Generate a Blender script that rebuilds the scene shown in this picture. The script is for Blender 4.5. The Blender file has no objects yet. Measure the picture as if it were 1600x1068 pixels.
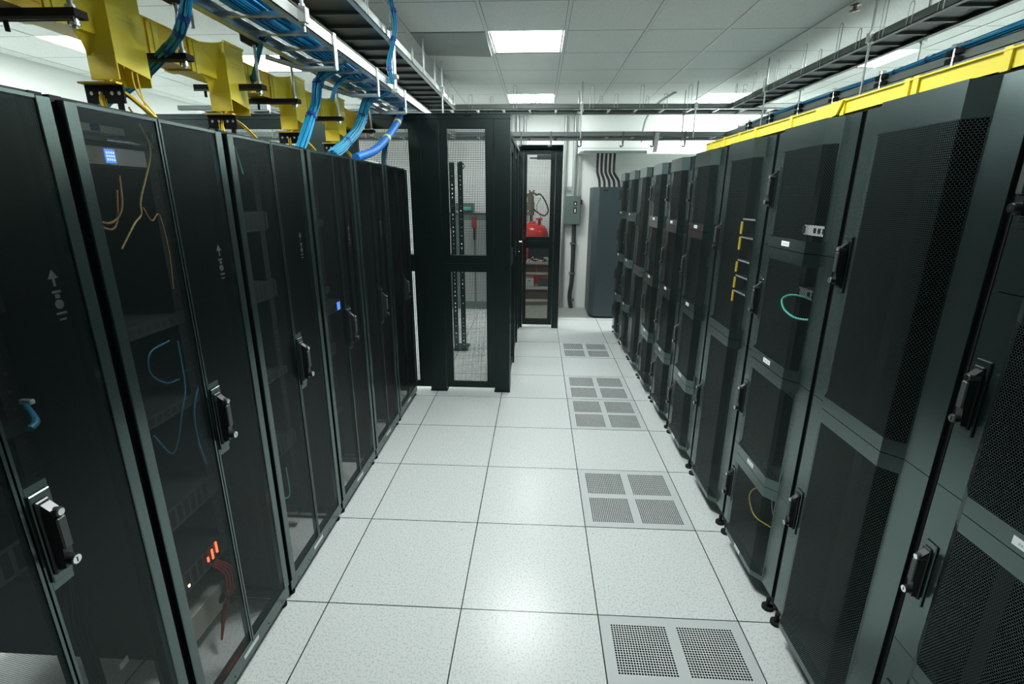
import bpy, math, random
from mathutils import Vector, Matrix
random.seed(7)
C = bpy.context.scene.collection
PI = math.pi

# ------------------------------------------------------------------ materials
def lin(c):
    return tuple(((x/255)/12.92 if x/255 <= .04045 else (((x/255)+.055)/1.055)**2.4) for x in c)

def mat(name, col, rough=.5, metal=0., emit=None, es=0., spec=.5, bump=0., bscale=200., tint=False):
    m = bpy.data.materials.new(name); m.use_nodes = True
    nt = m.node_tree; b = nt.nodes['Principled BSDF']
    b.inputs['Base Color'].default_value = (*col, 1)
    b.inputs['Roughness'].default_value = rough
    b.inputs['Metallic'].default_value = metal
    b.inputs['Specular IOR Level'].default_value = spec
    if tint:
        b.inputs['Specular Tint'].default_value = (.74, 1, .96, 1)
        if tint > 1: b.inputs['IOR'].default_value = tint
    if emit:
        b.inputs['Emission Color'].default_value = (*emit, 1)
        b.inputs['Emission Strength'].default_value = es
    if bump:
        n = nt.nodes.new('ShaderNodeTexNoise'); n.inputs['Scale'].default_value = bscale
        tc = nt.nodes.new('ShaderNodeTexCoord'); nt.links.new(tc.outputs['Object'], n.inputs['Vector'])
        bp = nt.nodes.new('ShaderNodeBump'); bp.inputs['Strength'].default_value = bump
        bp.inputs['Distance'].default_value = .002
        nt.links.new(n.outputs['Fac'], bp.inputs['Height']); nt.links.new(bp.outputs['Normal'], b.inputs['Normal'])
    return m

class NT:
    def __init__(s, m): s.t = m.node_tree
    def n(s, typ, **kw):
        x = s.t.nodes.new(typ)
        for k, v in kw.items(): setattr(x, k, v)
        return x
    def link(s, a, b): s.t.links.new(a, b)
    def math(s, op, a, b=None, c=None):
        x = s.n('ShaderNodeMath', operation=op)
        for i, v in enumerate((a, b, c)):
            if v is None: continue
            if isinstance(v, (int, float)): x.inputs[i].default_value = v
            else: s.link(v, x.inputs[i])
        return x.outputs[0]

def perforated(name, col, ua, va, pitch, r, square=False, rough=.32, metal=0., spec=1.):
    """sheet metal with a regular grid of punched holes (staggered round ones, or square ones)"""
    m = mat(name, col, rough, metal, spec=spec, tint=True); t = NT(m)
    out = m.node_tree.nodes['Material Output']; b = m.node_tree.nodes['Principled BSDF']
    tc = t.n('ShaderNodeTexCoord'); sx = t.n('ShaderNodeSeparateXYZ'); t.link(tc.outputs['Object'], sx.inputs[0])
    u = sx.outputs['XYZ'.index(ua)]; v = sx.outputs['XYZ'.index(va)]
    def cell(x, p, off):
        q = t.math('ADD', t.math('DIVIDE', x, p), off)
        return t.math('MULTIPLY', t.math('SUBTRACT', t.math('FRACT', q), .5), p)
    if square:
        d = t.math('MAXIMUM', t.math('ABSOLUTE', cell(u, pitch, 0)), t.math('ABSOLUTE', cell(v, pitch, 0)))
    else:
        py = pitch*1.7320508
        def dist(off):
            a = cell(u, pitch, off); c = cell(v, py, off)
            return t.math('SQRT', t.math('ADD', t.math('MULTIPLY', a, a), t.math('MULTIPLY', c, c)))
        d = t.math('MINIMUM', dist(0.), dist(.5))
    hole = t.math('LESS_THAN', d, r)
    tr = t.n('ShaderNodeBsdfTransparent'); mx = t.n('ShaderNodeMixShader')
    t.link(hole, mx.inputs[0]); t.link(b.outputs[0], mx.inputs[1]); t.link(tr.outputs[0], mx.inputs[2])
    t.link(mx.outputs[0], out.inputs['Surface'])
    return m

TX0, TY0, TS = -.9208, 1.7702, .6096       # raised-floor grid
CX0, CY0, CH = -.4233, 4.2919, 2.995       # ceiling grid

def floor_mat():
    m = mat('floor_laminate', lin((218, 224, 222)), .27, spec=.5); t = NT(m)
    b = m.node_tree.nodes['Principled BSDF']
    tc = t.n('ShaderNodeTexCoord'); sx = t.n('ShaderNodeSeparateXYZ'); t.link(tc.outputs['Object'], sx.inputs[0])
    def line(o, x0):
        f = t.math('FRACT', t.math('DIVIDE', t.math('SUBTRACT', o, x0-TS*20), TS))
        return t.math('MINIMUM', f, t.math('SUBTRACT', 1., f))
    seam = t.math('LESS_THAN', t.math('MINIMUM', line(sx.outputs[0], TX0), line(sx.outputs[1], TY0)), .0042)
    nz = t.n('ShaderNodeTexNoise'); nz.inputs['Scale'].default_value = 110; nz.inputs['Detail'].default_value = 3
    t.link(tc.outputs['Object'], nz.inputs['Vector'])
    rp = t.n('ShaderNodeValToRGB'); e = rp.color_ramp.elements
    e[0].position = .36; e[0].color = (*lin((200, 207, 205)), 1); e[1].position = .50; e[1].color = (*lin((226, 232, 230)), 1)
    t.link(nz.outputs['Fac'], rp.inputs[0])
    n2 = t.n('ShaderNodeTexNoise'); n2.inputs['Scale'].default_value = 1.3; n2.inputs['Detail'].default_value = 4
    t.link(tc.outputs['Object'], n2.inputs['Vector'])
    # a different shade per tile, and scuffs
    vt = t.n('ShaderNodeMix', data_type='RGBA', blend_type='MULTIPLY'); vt.inputs[0].default_value = .0
    t.link(rp.outputs[0], vt.inputs[6]); t.link(n2.outputs['Color'], vt.inputs[7])
    vr = t.n('ShaderNodeTexVoronoi'); vr.inputs['Scale'].default_value = 4
    t.link(tc.outputs['Object'], vr.inputs['Vector'])
    sp = t.math('LESS_THAN', vr.outputs['Distance'], .018)
    m0 = t.n('ShaderNodeMix', data_type='RGBA'); t.link(t.math('MULTIPLY', sp, .6), m0.inputs[0])
    t.link(vt.outputs[2], m0.inputs[6]); m0.inputs[7].default_value = (.09, .08, .07, 1)
    m1 = t.n('ShaderNodeMix', data_type='RGBA'); t.link(seam, m1.inputs[0])
    t.link(m0.outputs[2], m1.inputs[6]); m1.inputs[7].default_value = (.012, .014, .014, 1)
    t.link(m1.outputs[2], b.inputs['Base Color'])
    return m

def ceiling_mat():
    m = mat('ceiling_tile', lin((186, 192, 188)), .95, spec=.1); t = NT(m)
    b = m.node_tree.nodes['Principled BSDF']
    tc = t.n('ShaderNodeTexCoord'); sx = t.n('ShaderNodeSeparateXYZ'); t.link(tc.outputs['Object'], sx.inputs[0])
    f = t.math('FRACT', t.math('DIVIDE', t.math('SUBTRACT', sx.outputs[1], CY0-TS*20), TS))
    l = t.math('LESS_THAN', t.math('MINIMUM', f, t.math('SUBTRACT', 1., f)), .006)
    nz = t.n('ShaderNodeTexNoise'); nz.inputs['Scale'].default_value = 160; nz.inputs['Detail'].default_value = 2
    t.link(tc.outputs['Object'], nz.inputs['Vector'])
    rp = t.n('ShaderNodeValToRGB'); e = rp.color_ramp.elements
    e[0].position = .33; e[0].color = (*lin((205, 210, 206)), 1); e[1].position = .5; e[1].color = (*lin((232, 236, 233)), 1)
    t.link(nz.outputs['Fac'], rp.inputs[0])
    mx = t.n('ShaderNodeMix', data_type='RGBA'); t.link(l, mx.inputs[0]); t.link(rp.outputs[0], mx.inputs[6])
    mx.inputs[7].default_value = (*lin((120, 126, 124)), 1)
    g = t.math('FRACT', t.math('DIVIDE', t.math('SUBTRACT', sx.outputs[0], CX0-TS*20), TS))
    l2 = t.math('LESS_THAN', t.math('MINIMUM', g, t.math('SUBTRACT', 1., g)), .026)  # tile edges beside the bars darkened as a painted shadow gap
    m2 = t.n('ShaderNodeMix', data_type='RGBA'); t.link(l2, m2.inputs[0]); t.link(mx.outputs[2], m2.inputs[6])
    m2.inputs[7].default_value = (*lin((130, 136, 134)), 1); t.link(m2.outputs[2], b.inputs['Base Color'])
    return m

M = {}
M['floor'] = floor_mat(); M['ceiling'] = ceiling_mat()
M['concrete'] = mat('sealed_concrete', lin((158, 165, 161)), .5, bump=.1, bscale=40)
M['plenum'] = mat('dark_plenum', (.006, .007, .007), .9)
M['wall'] = mat('white_wall', lin((232, 236, 233)), .8, bump=.05, bscale=120)
M['tbar'] = mat('ceiling_grid_bar', lin((222, 226, 224)), .5)
M['black'] = mat('black_powder_coat', (.0065, .0112, .0108), .23, spec=.9, tint=True, bscale=900)
M['rack'] = mat('charcoal_powder_coat', (.010, .0165, .016), .22, spec=1., tint=1.7, bscale=900)
M['cage'] = mat('cage_black_paint', (.0030, .0066, .0066), .34, tint=True)
M['inner'] = mat('black_cabinet_lining', (.005, .007, .007), .7)
M['gap'] = mat('black_rubber', (.004, .005, .005), .8)
M['perfL'] = perforated('fine_perforated_steel', (.006, .0106, .0103), 'Y', 'Z', .0037, .00158, spec=.7)
M['perfR'] = perforated('coarse_perforated_steel', (.034, .051, .049), 'Y', 'Z', .0065, .00295)
M['meshX'] = perforated('square_hole_mesh', (.012, .016, .016), 'X', 'Z', .0140, .0047, True)
M['meshY'] = perforated('square_hole_mesh_side', (.012, .016, .016), 'Y', 'Z', .0140, .0051, True)
M['railgrey'] = mat('grey_ladder_steel', (.15, .18, .172), .42, .2)
M['tile_shade'] = mat('shaded_ceiling_tile', lin((158, 164, 160)), .95)  # greyer than the other tiles: shade on the sagging tile, painted in
M['rung'] = mat('painted_ladder_steel', (.085, .105, .10), .42, .2)
M['pan'] = mat('dark_tray_pan', (.042, .052, .050), .5)
M['zinc'] = mat('galvanised_steel', (.56, .60, .59), .32, .85)
M['steel'] = mat('bright_steel', (.72, .75, .74), .22, 1.)
M['chrome'] = mat('lock_chrome', (.85, .87, .86), .14, 1.)
M['handle'] = mat('handle_black', (.02, .024, .024), .3)
M['handletop'] = mat('handle_grey', (.045, .056, .054), .4)
M['yellow'] = mat('yellow_plastic', (.93, .78, .06), .38)
M['yellow_d'] = mat('orange_yellow_plastic', (.90, .62, .03), .4)
M['fiber'] = mat('yellow_fibre_jacket', (.80, .58, .05), .4)
M['fiber_shade'] = mat('shaded_fibre_jacket', (.40, .28, .08), .45)  # yellow fibre with the shade inside the rack put into its colour
M['cordblue'] = mat('shaded_blue_cord', (.010, .13, .24), .45)  # blue jacket darkened for cords in the shaded cabinets
M['orange'] = mat('shaded_orange_jacket', (.28, .14, .045), .45)  # orange also darkened for the shade inside the cabinets
M['blue'] = mat('blue_cable_jacket', (.008, .25, .50), .38)
M['blue2'] = mat('light_blue_cable_jacket', (.03, .36, .55), .38)
M['sheath'] = mat('blue_braided_sheath', (.008, .16, .55), .5, bump=.3, bscale=700)
M['tie'] = mat('dark_blue_strap', (.004, .05, .28), .45)
M['tieY'] = mat('yellow_tape', (.72, .62, .16), .5)
M['aqua'] = mat('aqua_cable_jacket', (.10, .62, .50), .4)
M['white'] = mat('white_label', lin((232, 238, 238)), .5)
M['ink'] = mat('grey_print', lin((168, 174, 174)), .6)
M['decal'] = mat('pale_decal', (.07, .09, .088), .6)
M['grey'] = mat('grey_enamel', lin((96, 112, 107)), .45)
M['slate'] = mat('slate_blue_enamel', (.036, .056, .062), .45)
M['conduit'] = mat('galvanised_conduit', (.42, .46, .45), .4, .7)
M['darkpipe'] = mat('dark_grey_conduit', (.055, .07, .066), .45, .3)
M['copper'] = mat('oxidised_copper_pipe', (.055, .05, .048), .45, .4)
M['red'] = mat('red_cylinder_paint', (.52, .018, .014), .28)
M['redd'] = mat('dull_red_plastic', (.24, .02, .02), .5)
M['brass'] = mat('aged_brass', (.20, .17, .12), .4, .6)
M['server'] = mat('server_metal', (.035, .042, .043), .4, .4)
M['silver'] = mat('server_silver', (.74, .76, .75), .4, .2)
M['beige'] = mat('beige_plastic', (.46, .44, .38), .6)
M['lcd'] = mat('blue_lcd', (.03, .09, .4), .3, emit=(.10, .28, 1.), es=.45)
M['lcdchar'] = mat('lcd_characters', (.3, .45, .8), .3, emit=(.45, .65, 1.), es=.6)
M['ledr'] = mat('red_led', (.5, .03, .02), .3, emit=(1., .09, .03), es=1.4)
M['ledo'] = mat('amber_led', (.6, .3, .1), .3, emit=(1., .55, .2), es=5)
M['ledb'] = mat('blue_led', (.1, .5, .7), .3, emit=(.25, .75, 1.), es=6)
M['ledg'] = mat('green_led', (.1, .6, .1), .3, emit=(.3, 1., .25), es=3)
M['brown'] = mat('brown_carton', (.10, .035, .028), .7)
M['lamp'] = mat('lamp_diffuser', (.9, .9, .9), .5, emit=(.95, 1., .985), es=11)
M['lampframe'] = mat('lamp_frame_white', lin((215, 220, 218)), .5)

# ------------------------------------------------------------------ mesh builder
class MB:
    def __init__(s): s.v = []; s.f = []; s.m = []; s.ms = []; s.sm = []
    def mi(s, m):
        m = M[m] if isinstance(m, str) else m
        if m not in s.ms: s.ms.append(m)
        return s.ms.index(m)
    def add(s, vs, fs, m, smooth=False):
        o = len(s.v); k = s.mi(m)
        s.v += [tuple(v) for v in vs]
        for f in fs: s.f.append([i+o for i in f]); s.m.append(k); s.sm.append(smooth)
        return s
    def box(s, x0, x1, y0, y1, z0, z1, m='black'):
        if x0 > x1: x0, x1 = x1, x0
        if y0 > y1: y0, y1 = y1, y0
        if z0 > z1: z0, z1 = z1, z0
        v = [(x, y, z) for z in (z0, z1) for y in (y0, y1) for x in (x0, x1)]
        return s.add(v, [(0, 2, 3, 1), (4, 5, 7, 6), (0, 1, 5, 4), (2, 6, 7, 3), (0, 4, 6, 2), (1, 3, 7, 5)], m)
    def bbox(s, x0, x1, y0, y1, z0, z1, m, b=.003):
        """box with chamfered edges on all four long sides in every direction (rounded look)"""
        P = [(x0+b, x1-b, y0+b, y1-b, z0, z1), (x0+b, x1-b, y0, y1, z0+b, z1-b), (x0, x1, y0+b, y1-b, z0+b, z1-b)]
        vs = []
        for ix in (0, 1):
            for iy in (0, 1):
                for iz in (0, 1):
                    c = ((x0, x1)[ix], (y0, y1)[iy], (z0, z1)[iz]); d = (b if ix == 0 else -b, b if iy == 0 else -b, b if iz == 0 else -b)
                    vs += [(c[0], c[1]+d[1], c[2]+d[2]), (c[0]+d[0], c[1], c[2]+d[2]), (c[0]+d[0], c[1]+d[1], c[2])]
        I = lambda x, y, z, a: (x*4+y*2+z)*3+a
        fs = []
        for a, ax in enumerate('xyz'):
            for side in (0, 1):
                q = []
                for (p, r) in ((0, 0), (1, 0), (1, 1), (0, 1)):
                    c = [p, r]; c.insert(a, side); q.append(I(*c, a))
                fs.append(q)
        for a in range(3):                      # edges along axis a
            o1, o2 = [k for k in range(3) if k != a]
            for p in (0, 1):
                for r in (0, 1):
                    c0 = [0, 0, 0]; c0[o1] = p; c0[o2] = r; c1 = list(c0); c1[a] = 1
                    fs.append([I(*c0, o1), I(*c0, o2), I(*c1, o2), I(*c1, o1)])
        for x in (0, 1):
            for y in (0, 1):
                for z in (0, 1): fs.append([I(x, y, z, 0), I(x, y, z, 1), I(x, y, z, 2)])
        return s.add(vs, fs, m)
    def prism(s, poly, axis, a, b, m):
        """extrude a polygon given in the two other axes along axis from a to b"""
        n = len(poly)
        def pt(p, h):
            q = list(p); q.insert('xyz'.index(axis), h); return q
        vs = [pt(p, a) for p in poly]+[pt(p, b) for p in poly]
        fs = [list(range(n))[::-1], list(range(n, 2*n))]+[[i, (i+1) % n, n+(i+1) % n, n+i] for i in range(n)]
        return s.add(vs, fs, m)
    def cyl(s, p, q, r, m, n=12, r2=None, cap=True):
        p = Vector(p); q = Vector(q); d = (q-p).normalized()
        a = d.orthogonal().normalized(); b = d.cross(a); r2 = r if r2 is None else r2
        vs = [p+(a*math.cos(2*PI*i/n)+b*math.sin(2*PI*i/n))*r for i in range(n)]
        vs += [q+(a*math.cos(2*PI*i/n)+b*math.sin(2*PI*i/n))*r2 for i in range(n)]
        s.add(vs, [[i, (i+1) % n, n+(i+1) % n, n+i] for i in range(n)], m, True)
        if cap: s.add(vs, [list(range(n))[::-1], list(range(n, 2*n))], m)
        return s
    def lathe(s, prof, c, m, n=24):
        vs = [(c[0]+r*math.cos(2*PI*i/n), c[1]+r*math.sin(2*PI*i/n), c[2]+z) for r, z in prof for i in range(n)]
        fs = [[k*n+i, k*n+(i+1) % n, (k+1)*n+(i+1) % n, (k+1)*n+i] for k in range(len(prof)-1) for i in range(n)]
        return s.add(vs, fs, m, True)
    def tube(s, path, r, m, n=6):
        P = [Vector(p) for p in path]; N = len(P); vs = []; up = None
        for i, p in enumerate(P):
            d = (P[min(i+1, N-1)]-P[max(i-1, 0)]).normalized()
            if up is None: up = d.orthogonal().normalized()
            up = (up-d*up.dot(d)).normalized(); b = d.cross(up)
            vs += [p+(up*math.cos(2*PI*k/n)+b*math.sin(2*PI*k/n))*r for k in range(n)]
        fs = [[i*n+k, i*n+(k+1) % n, (i+1)*n+(k+1) % n, (i+1)*n+k] for i in range(N-1) for k in range(n)]
        s.add(vs, fs, m, True)
        return s.add(vs, [list(range(n))[::-1], list(range((N-1)*n, N*n))], m)
    def quad(s, a, b, c, d, m): return s.add([a, b, c, d], [(0, 1, 2, 3)], m)
    def build(s, name, parent=None):
        me = bpy.data.meshes.new(name); me.from_pydata(s.v, [], s.f)
        for m in s.ms: me.materials.append(m)
        me.polygons.foreach_set('material_index', s.m); me.polygons.foreach_set('use_smooth', s.sm); me.update()
        o = bpy.data.objects.new(name, me); C.objects.link(o)
        if parent: o.parent = parent
        return o

def spline(pts, k=8):
    """Catmull-Rom through the points"""
    P = [Vector(p) for p in pts]; P = [P[0]*2-P[1]]+P+[P[-1]*2-P[-2]]; out = []
    for i in range(1, len(P)-2):
        for j in range(k):
            t = j/k; a, b, c, d = P[i-1:i+3]
            out.append(.5*((2*b)+(c-a)*t+(2*a-5*b+4*c-d)*t*t+(3*b-a-3*c+d)*t**3))
    return out+[P[-2]]

def tag(o, label, cat, group=None, kind=None):
    o['label'] = label; o['category'] = cat
    if group: o['group'] = group
    if kind: o['kind'] = kind
    return o
def thing(name, loc, label, cat, group=None):
    o = bpy.data.objects.new(name, None); C.objects.link(o); o.location = loc
    o.empty_display_size = .1
    return tag(o, label, cat, group)
def struct(mb, name):
    o = mb.build(name); o['kind'] = 'structure'; return o
def copy_tree(o, parent=None):
    c = o.copy(); C.objects.link(c)
    if parent: c.parent = parent
    for ch in o.children: copy_tree(ch, c)
    return c
def recalc(o):
    return o

# ------------------------------------------------------------------ the room
XL, XR, YB, YF = -4.85, 5.4, 8.15, -4.5
PERF = [(2, -1), (2, 1), (2, 3), (2, 4), (2, 6)]          # (column, row) of the perforated tiles
mb = MB(); xs = sorted({XL, XR, TX0+2*TS, TX0+3*TS}); ys = {YF, 7.39, YB}
for c, r in PERF: ys |= {TY0+r*TS, TY0+(r+1)*TS}
ys = sorted(ys)
for i in range(len(xs)-1):
    for j in range(len(ys)-1):
        xm = (xs[i]+xs[i+1])/2; ym = (ys[j]+ys[j+1])/2
        cr = (math.floor((xm-TX0)/TS), math.floor((ym-TY0)/TS))
        if i == 1 and cr in PERF: continue
        back = ym > 7.39 and i > 0
        mb.quad((xs[i], ys[j], 0), (xs[i+1], ys[j], 0), (xs[i+1], ys[j+1], 0), (xs[i], ys[j+1], 0), 'concrete' if back else 'floor')
struct(mb, 'floor')
struct(MB().quad((-.2, .5, -.3), (1.4, .5, -.3), (1.4, 7, -.3), (-.2, 7, -.3), 'plenum'), 'floor_plenum')
struct(MB().box(XL-.1, XL, YF-.1, YB+.1, -.001, 3.1, 'wall'), 'wall_left')
struct(MB().box(XR, XR+.1, YF-.1, YB+.1, -.001, 3.1, 'wall'), 'wall_right')
struct(MB().box(XL, XR, YB, YB+.1, -.001, 3.1, 'wall'), 'wall_back')
struct(MB().box(XL, XR, YF-.1, YF, -.001, 3.1, 'slate'), 'wall_front')
struct(MB().box(-1.2, -1.1, YF, .53, 0, 2.0, 'inner'), 'reflection_blocker_left')  # this and the next: unseen slabs added to darken what the doors reflect
struct(MB().box(1.08, 1.18, YF, .58, 0, 2.05, 'inner'), 'reflection_blocker_right')
LIGHTS = [(0, 0, 'square ceiling light panel over the middle of the aisle, nearest of the two'),
          (0, 4, 'square ceiling light panel over the far end of the aisle'),
          (4, 4, 'ceiling light panel behind the far end of the right ladder rack'),
          (5, 1, 'ceiling light panel half hidden above the right row and ladder rack'),
          (-4, 1, 'ceiling light panel seen between the yellow ducts and blue cables'),
          (-6, 0, 'ceiling light panel by the left wall, behind the nearest yellow spout')]
SAG = (-1, 0)
holes = {(c, r) for c, r, _ in LIGHTS} | {SAG}
mb = MB()
c0 = math.floor((XL-CX0)/TS); c1 = math.ceil((XR-CX0)/TS); r0 = math.floor((YF-CY0)/TS); r1 = math.ceil((YB-CY0)/TS)
for c in range(c0, c1):
    for r in range(r0, r1):
        if (c, r) in holes: continue
        x0, x1 = max(XL, CX0+c*TS), min(XR, CX0+(c+1)*TS); y0, y1 = max(YF, CY0+r*TS), min(YB, CY0+(r+1)*TS)
        mb.quad((x0, y0, CH), (x0, y1, CH), (x1, y1, CH), (x1, y0, CH), 'ceiling')
struct(mb, 'ceiling')
struct(MB().quad((XL, YF, CH+.1), (XL, YB, CH+.1), (XR, YB, CH+.1), (XR, YF, CH+.1), 'plenum'), 'ceiling_void')
mb = MB()
for c in range(c0+1, c1):
    x = CX0+c*TS; mb.box(x-.012, x+.012, YF, YB, CH-.004, CH+.02, 'tbar')
struct(mb, 'trim_1')
# the hanging soffit along the back wall, right of the disconnect switch
mb = MB().box(.585, XR, 7.5, YB, 2.405, CH, 'wall')
for z in (2.44, 2.66): mb.box(.585, XR, 7.497, 7.5, z-.004, z+.004, 'ink')
struct(mb, 'trim_2')
struct(MB().box(1.5, XR, 7.42, 7.5, 2.36, 2.405, 'wall').box(.62, 1.5, 7.44, 7.5, 2.375, 2.405, 'grey'), 'trim_3')

for i, (c, r, lab) in enumerate(LIGHTS):
    x, y = CX0+c*TS, CY0+r*TS
    t = thing('ceiling_light', (x+TS/2, y+TS/2, CH), lab, 'ceiling light', 'light panels in the ceiling grid')
    h = TS/2; mb = MB()
    for a in (0, 1, 2, 3):
        R = Matrix.Rotation(a*PI/2, 3, 'Z')
        P = [R @ Vector(p) for p in [(-h+.013, -h+.013, 0), (h-.013, -h+.013, 0), (h-.03, -h+.03, .002), (-h+.03, -h+.03, .002)]]
        mb.quad(*P[::-1], 'lampframe')
    mb.build('frame', t)
    MB().box(-h+.029, h-.029, -h+.029, h-.029, .002, .012, 'lamp').build('diffuser', t)
# the sagging tile beside the nearest light
t = MB().add([(CX0-TS+.014, CY0+.01, CH-.006), (CX0-.014, CY0+.01, CH-.004), (CX0-.014, CY0+TS-.01, CH-.03), (CX0-TS+.014, CY0+TS-.01, CH-.012),
              (CX0-TS+.014, CY0+.01, CH+.010), (CX0-.014, CY0+.01, CH+.012), (CX0-.014, CY0+TS-.01, CH-.014), (CX0-TS+.014, CY0+TS-.01, CH+.004)],
             [(0, 3, 2, 1), (4, 5, 6, 7), (0, 1, 5, 4), (1, 2, 6, 5), (2, 3, 7, 6), (3, 0, 4, 7)], 'tile_shade').build('ceiling_tile')
tag(t, 'loose shaded ceiling tile sagging beside the nearest aisle light', 'ceiling tile')

# ------------------------------------------------------------------ perforated floor tiles
def hole_grid(mb, x0, y0, nx, ny, p, r, z, m):
    K = 8
    for i in range(nx):
        for j in range(ny):
            cx, cy = x0+(i+.5)*p, y0+(j+.5)*p; h = p/2
            sq = [(h, 0), (h, h), (0, h), (-h, h), (-h, 0), (-h, -h), (0, -h), (h, -h)]
            o = [(cx+a, cy+b, z) for a, b in sq]; q = [(cx+r*math.cos(k*PI/4), cy+r*math.sin(k*PI/4), z) for k in range(K)]
            w = [(x, y, z-.012) for x, y, _ in q]
            mb.add(o+q, [[k, (k+1) % K, K+(k+1) % K, K+k] for k in range(K)], m)
            mb.add(q+w, [[k, (k+1) % K, K+(k+1) % K, K+k] for k in range(K)], 'plenum')
NP, PP, ED = 21, .0112, .047
mb = MB(); Q = NP*PP; g = TS-2*ED-2*Q
M['ptile'] = mat('perforated_tile_laminate', lin((205, 212, 211)), .35)
for a in (0, 1):
    for b in (0, 1): hole_grid(mb, ED+a*(Q+g), ED+b*(Q+g), NP, NP, PP, .0045, .0006, 'ptile')
E2 = .0025
def flat(x0, x1, y0, y1): mb.quad((x0, y0, .0006), (x1, y0, .0006), (x1, y1, .0006), (x0, y1, .0006), 'ptile')
flat(E2, TS-E2, E2, ED); flat(E2, TS-E2, TS-ED, TS-E2); flat(E2, ED, ED, TS-ED); flat(TS-ED, TS-E2, ED, TS-ED)
flat(ED+Q, ED+Q+g, ED, TS-ED); flat(ED, ED+Q, ED+Q, ED+Q+g); flat(ED+Q+g, TS-ED, ED+Q, ED+Q+g)
for (x0, x1, y0, y1) in ((E2, TS-E2, E2, E2), (E2, TS-E2, TS-E2, TS-E2), (E2, E2, E2, TS-E2), (TS-E2, TS-E2, E2, TS-E2)):
    mb.quad((x0, y0, .0006), (x1, y1, .0006), (x1, y1, -.03), (x0, y0, -.03), 'plenum')
pt = mb.build('perforated_floor_tile')
PL = ['perforated floor tile at the bottom edge of the picture, nearest the camera', 'perforated floor tile with two plain tiles between it and the nearest one',
      'nearer of the two adjoining perforated floor tiles', 'farther of the two adjoining perforated floor tiles',
      'farthest perforated floor tile, near the grey floor strip']
PL[1] = 'second perforated floor tile from the camera, plain tiles before and behind it'
for i, (c, r) in enumerate(PERF):
    o = pt if i == 0 else pt.copy()
    if i: C.objects.link(o)
    o.location = (TX0+c*TS, TY0+r*TS, 0); tag(o, PL[i], 'floor tile', 'perforated floor tiles in the aisle')

# ------------------------------------------------------------------ door handles
def handle_mesh(mirror=1):
    """swing handle standing on local -x .. the plate lies in the yz plane, front towards +x"""
    mb = MB()
    mb.bbox(0, .006, -.024, .024, -.112, .112, 'rack', .002)
    mb.bbox(.006, .012, -.0195, .013, -.094, .094, 'handle', .003)
    mb.prism([(.012, -.085), (.030, -.080), (.034, -.03), (.034, .03), (.030, .070), (.012, .085)], 'y', -.011, .011, 'handle')
    mb.cyl((.012, .002, .062), (.040, .002, .062), .011, 'handletop', 14)
    mb.lathe([(0, .008), (.007, .006), (.0105, 0), (.0105, -.006)], (0, 0, 0), 'steel', 12) if 0 else None
    mb.bbox(.033, .041, -.011, .011, -.03, .050, 'handletop', .003)
    mb.cyl((.028, 0, -.062), (.048, 0, -.062), .0125, 'handle', 16)
    mb.cyl((.0481, 0, -.062), (.0500, 0, -.062), .0105, 'chrome', 16)
    mb.box(.0500, .0505, -.0012, .0012, -.068, -.056, 'gap')
    mb.cyl((.040, .002, .062), (.0425, .002, .062), .008, 'chrome', 12)
    return mb
hm = handle_mesh().build('handle'); HANDLE = hm.data; bpy.data.objects.remove(hm)
def put_handle(parent, loc, flip=False, s=1.):
    o = bpy.data.objects.new('handle', HANDLE); C.objects.link(o); o.parent = parent; o.location = loc
    if flip: o.rotation_euler = (0, 0, PI)
    o.scale = (s, s, s)
    return o

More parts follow.
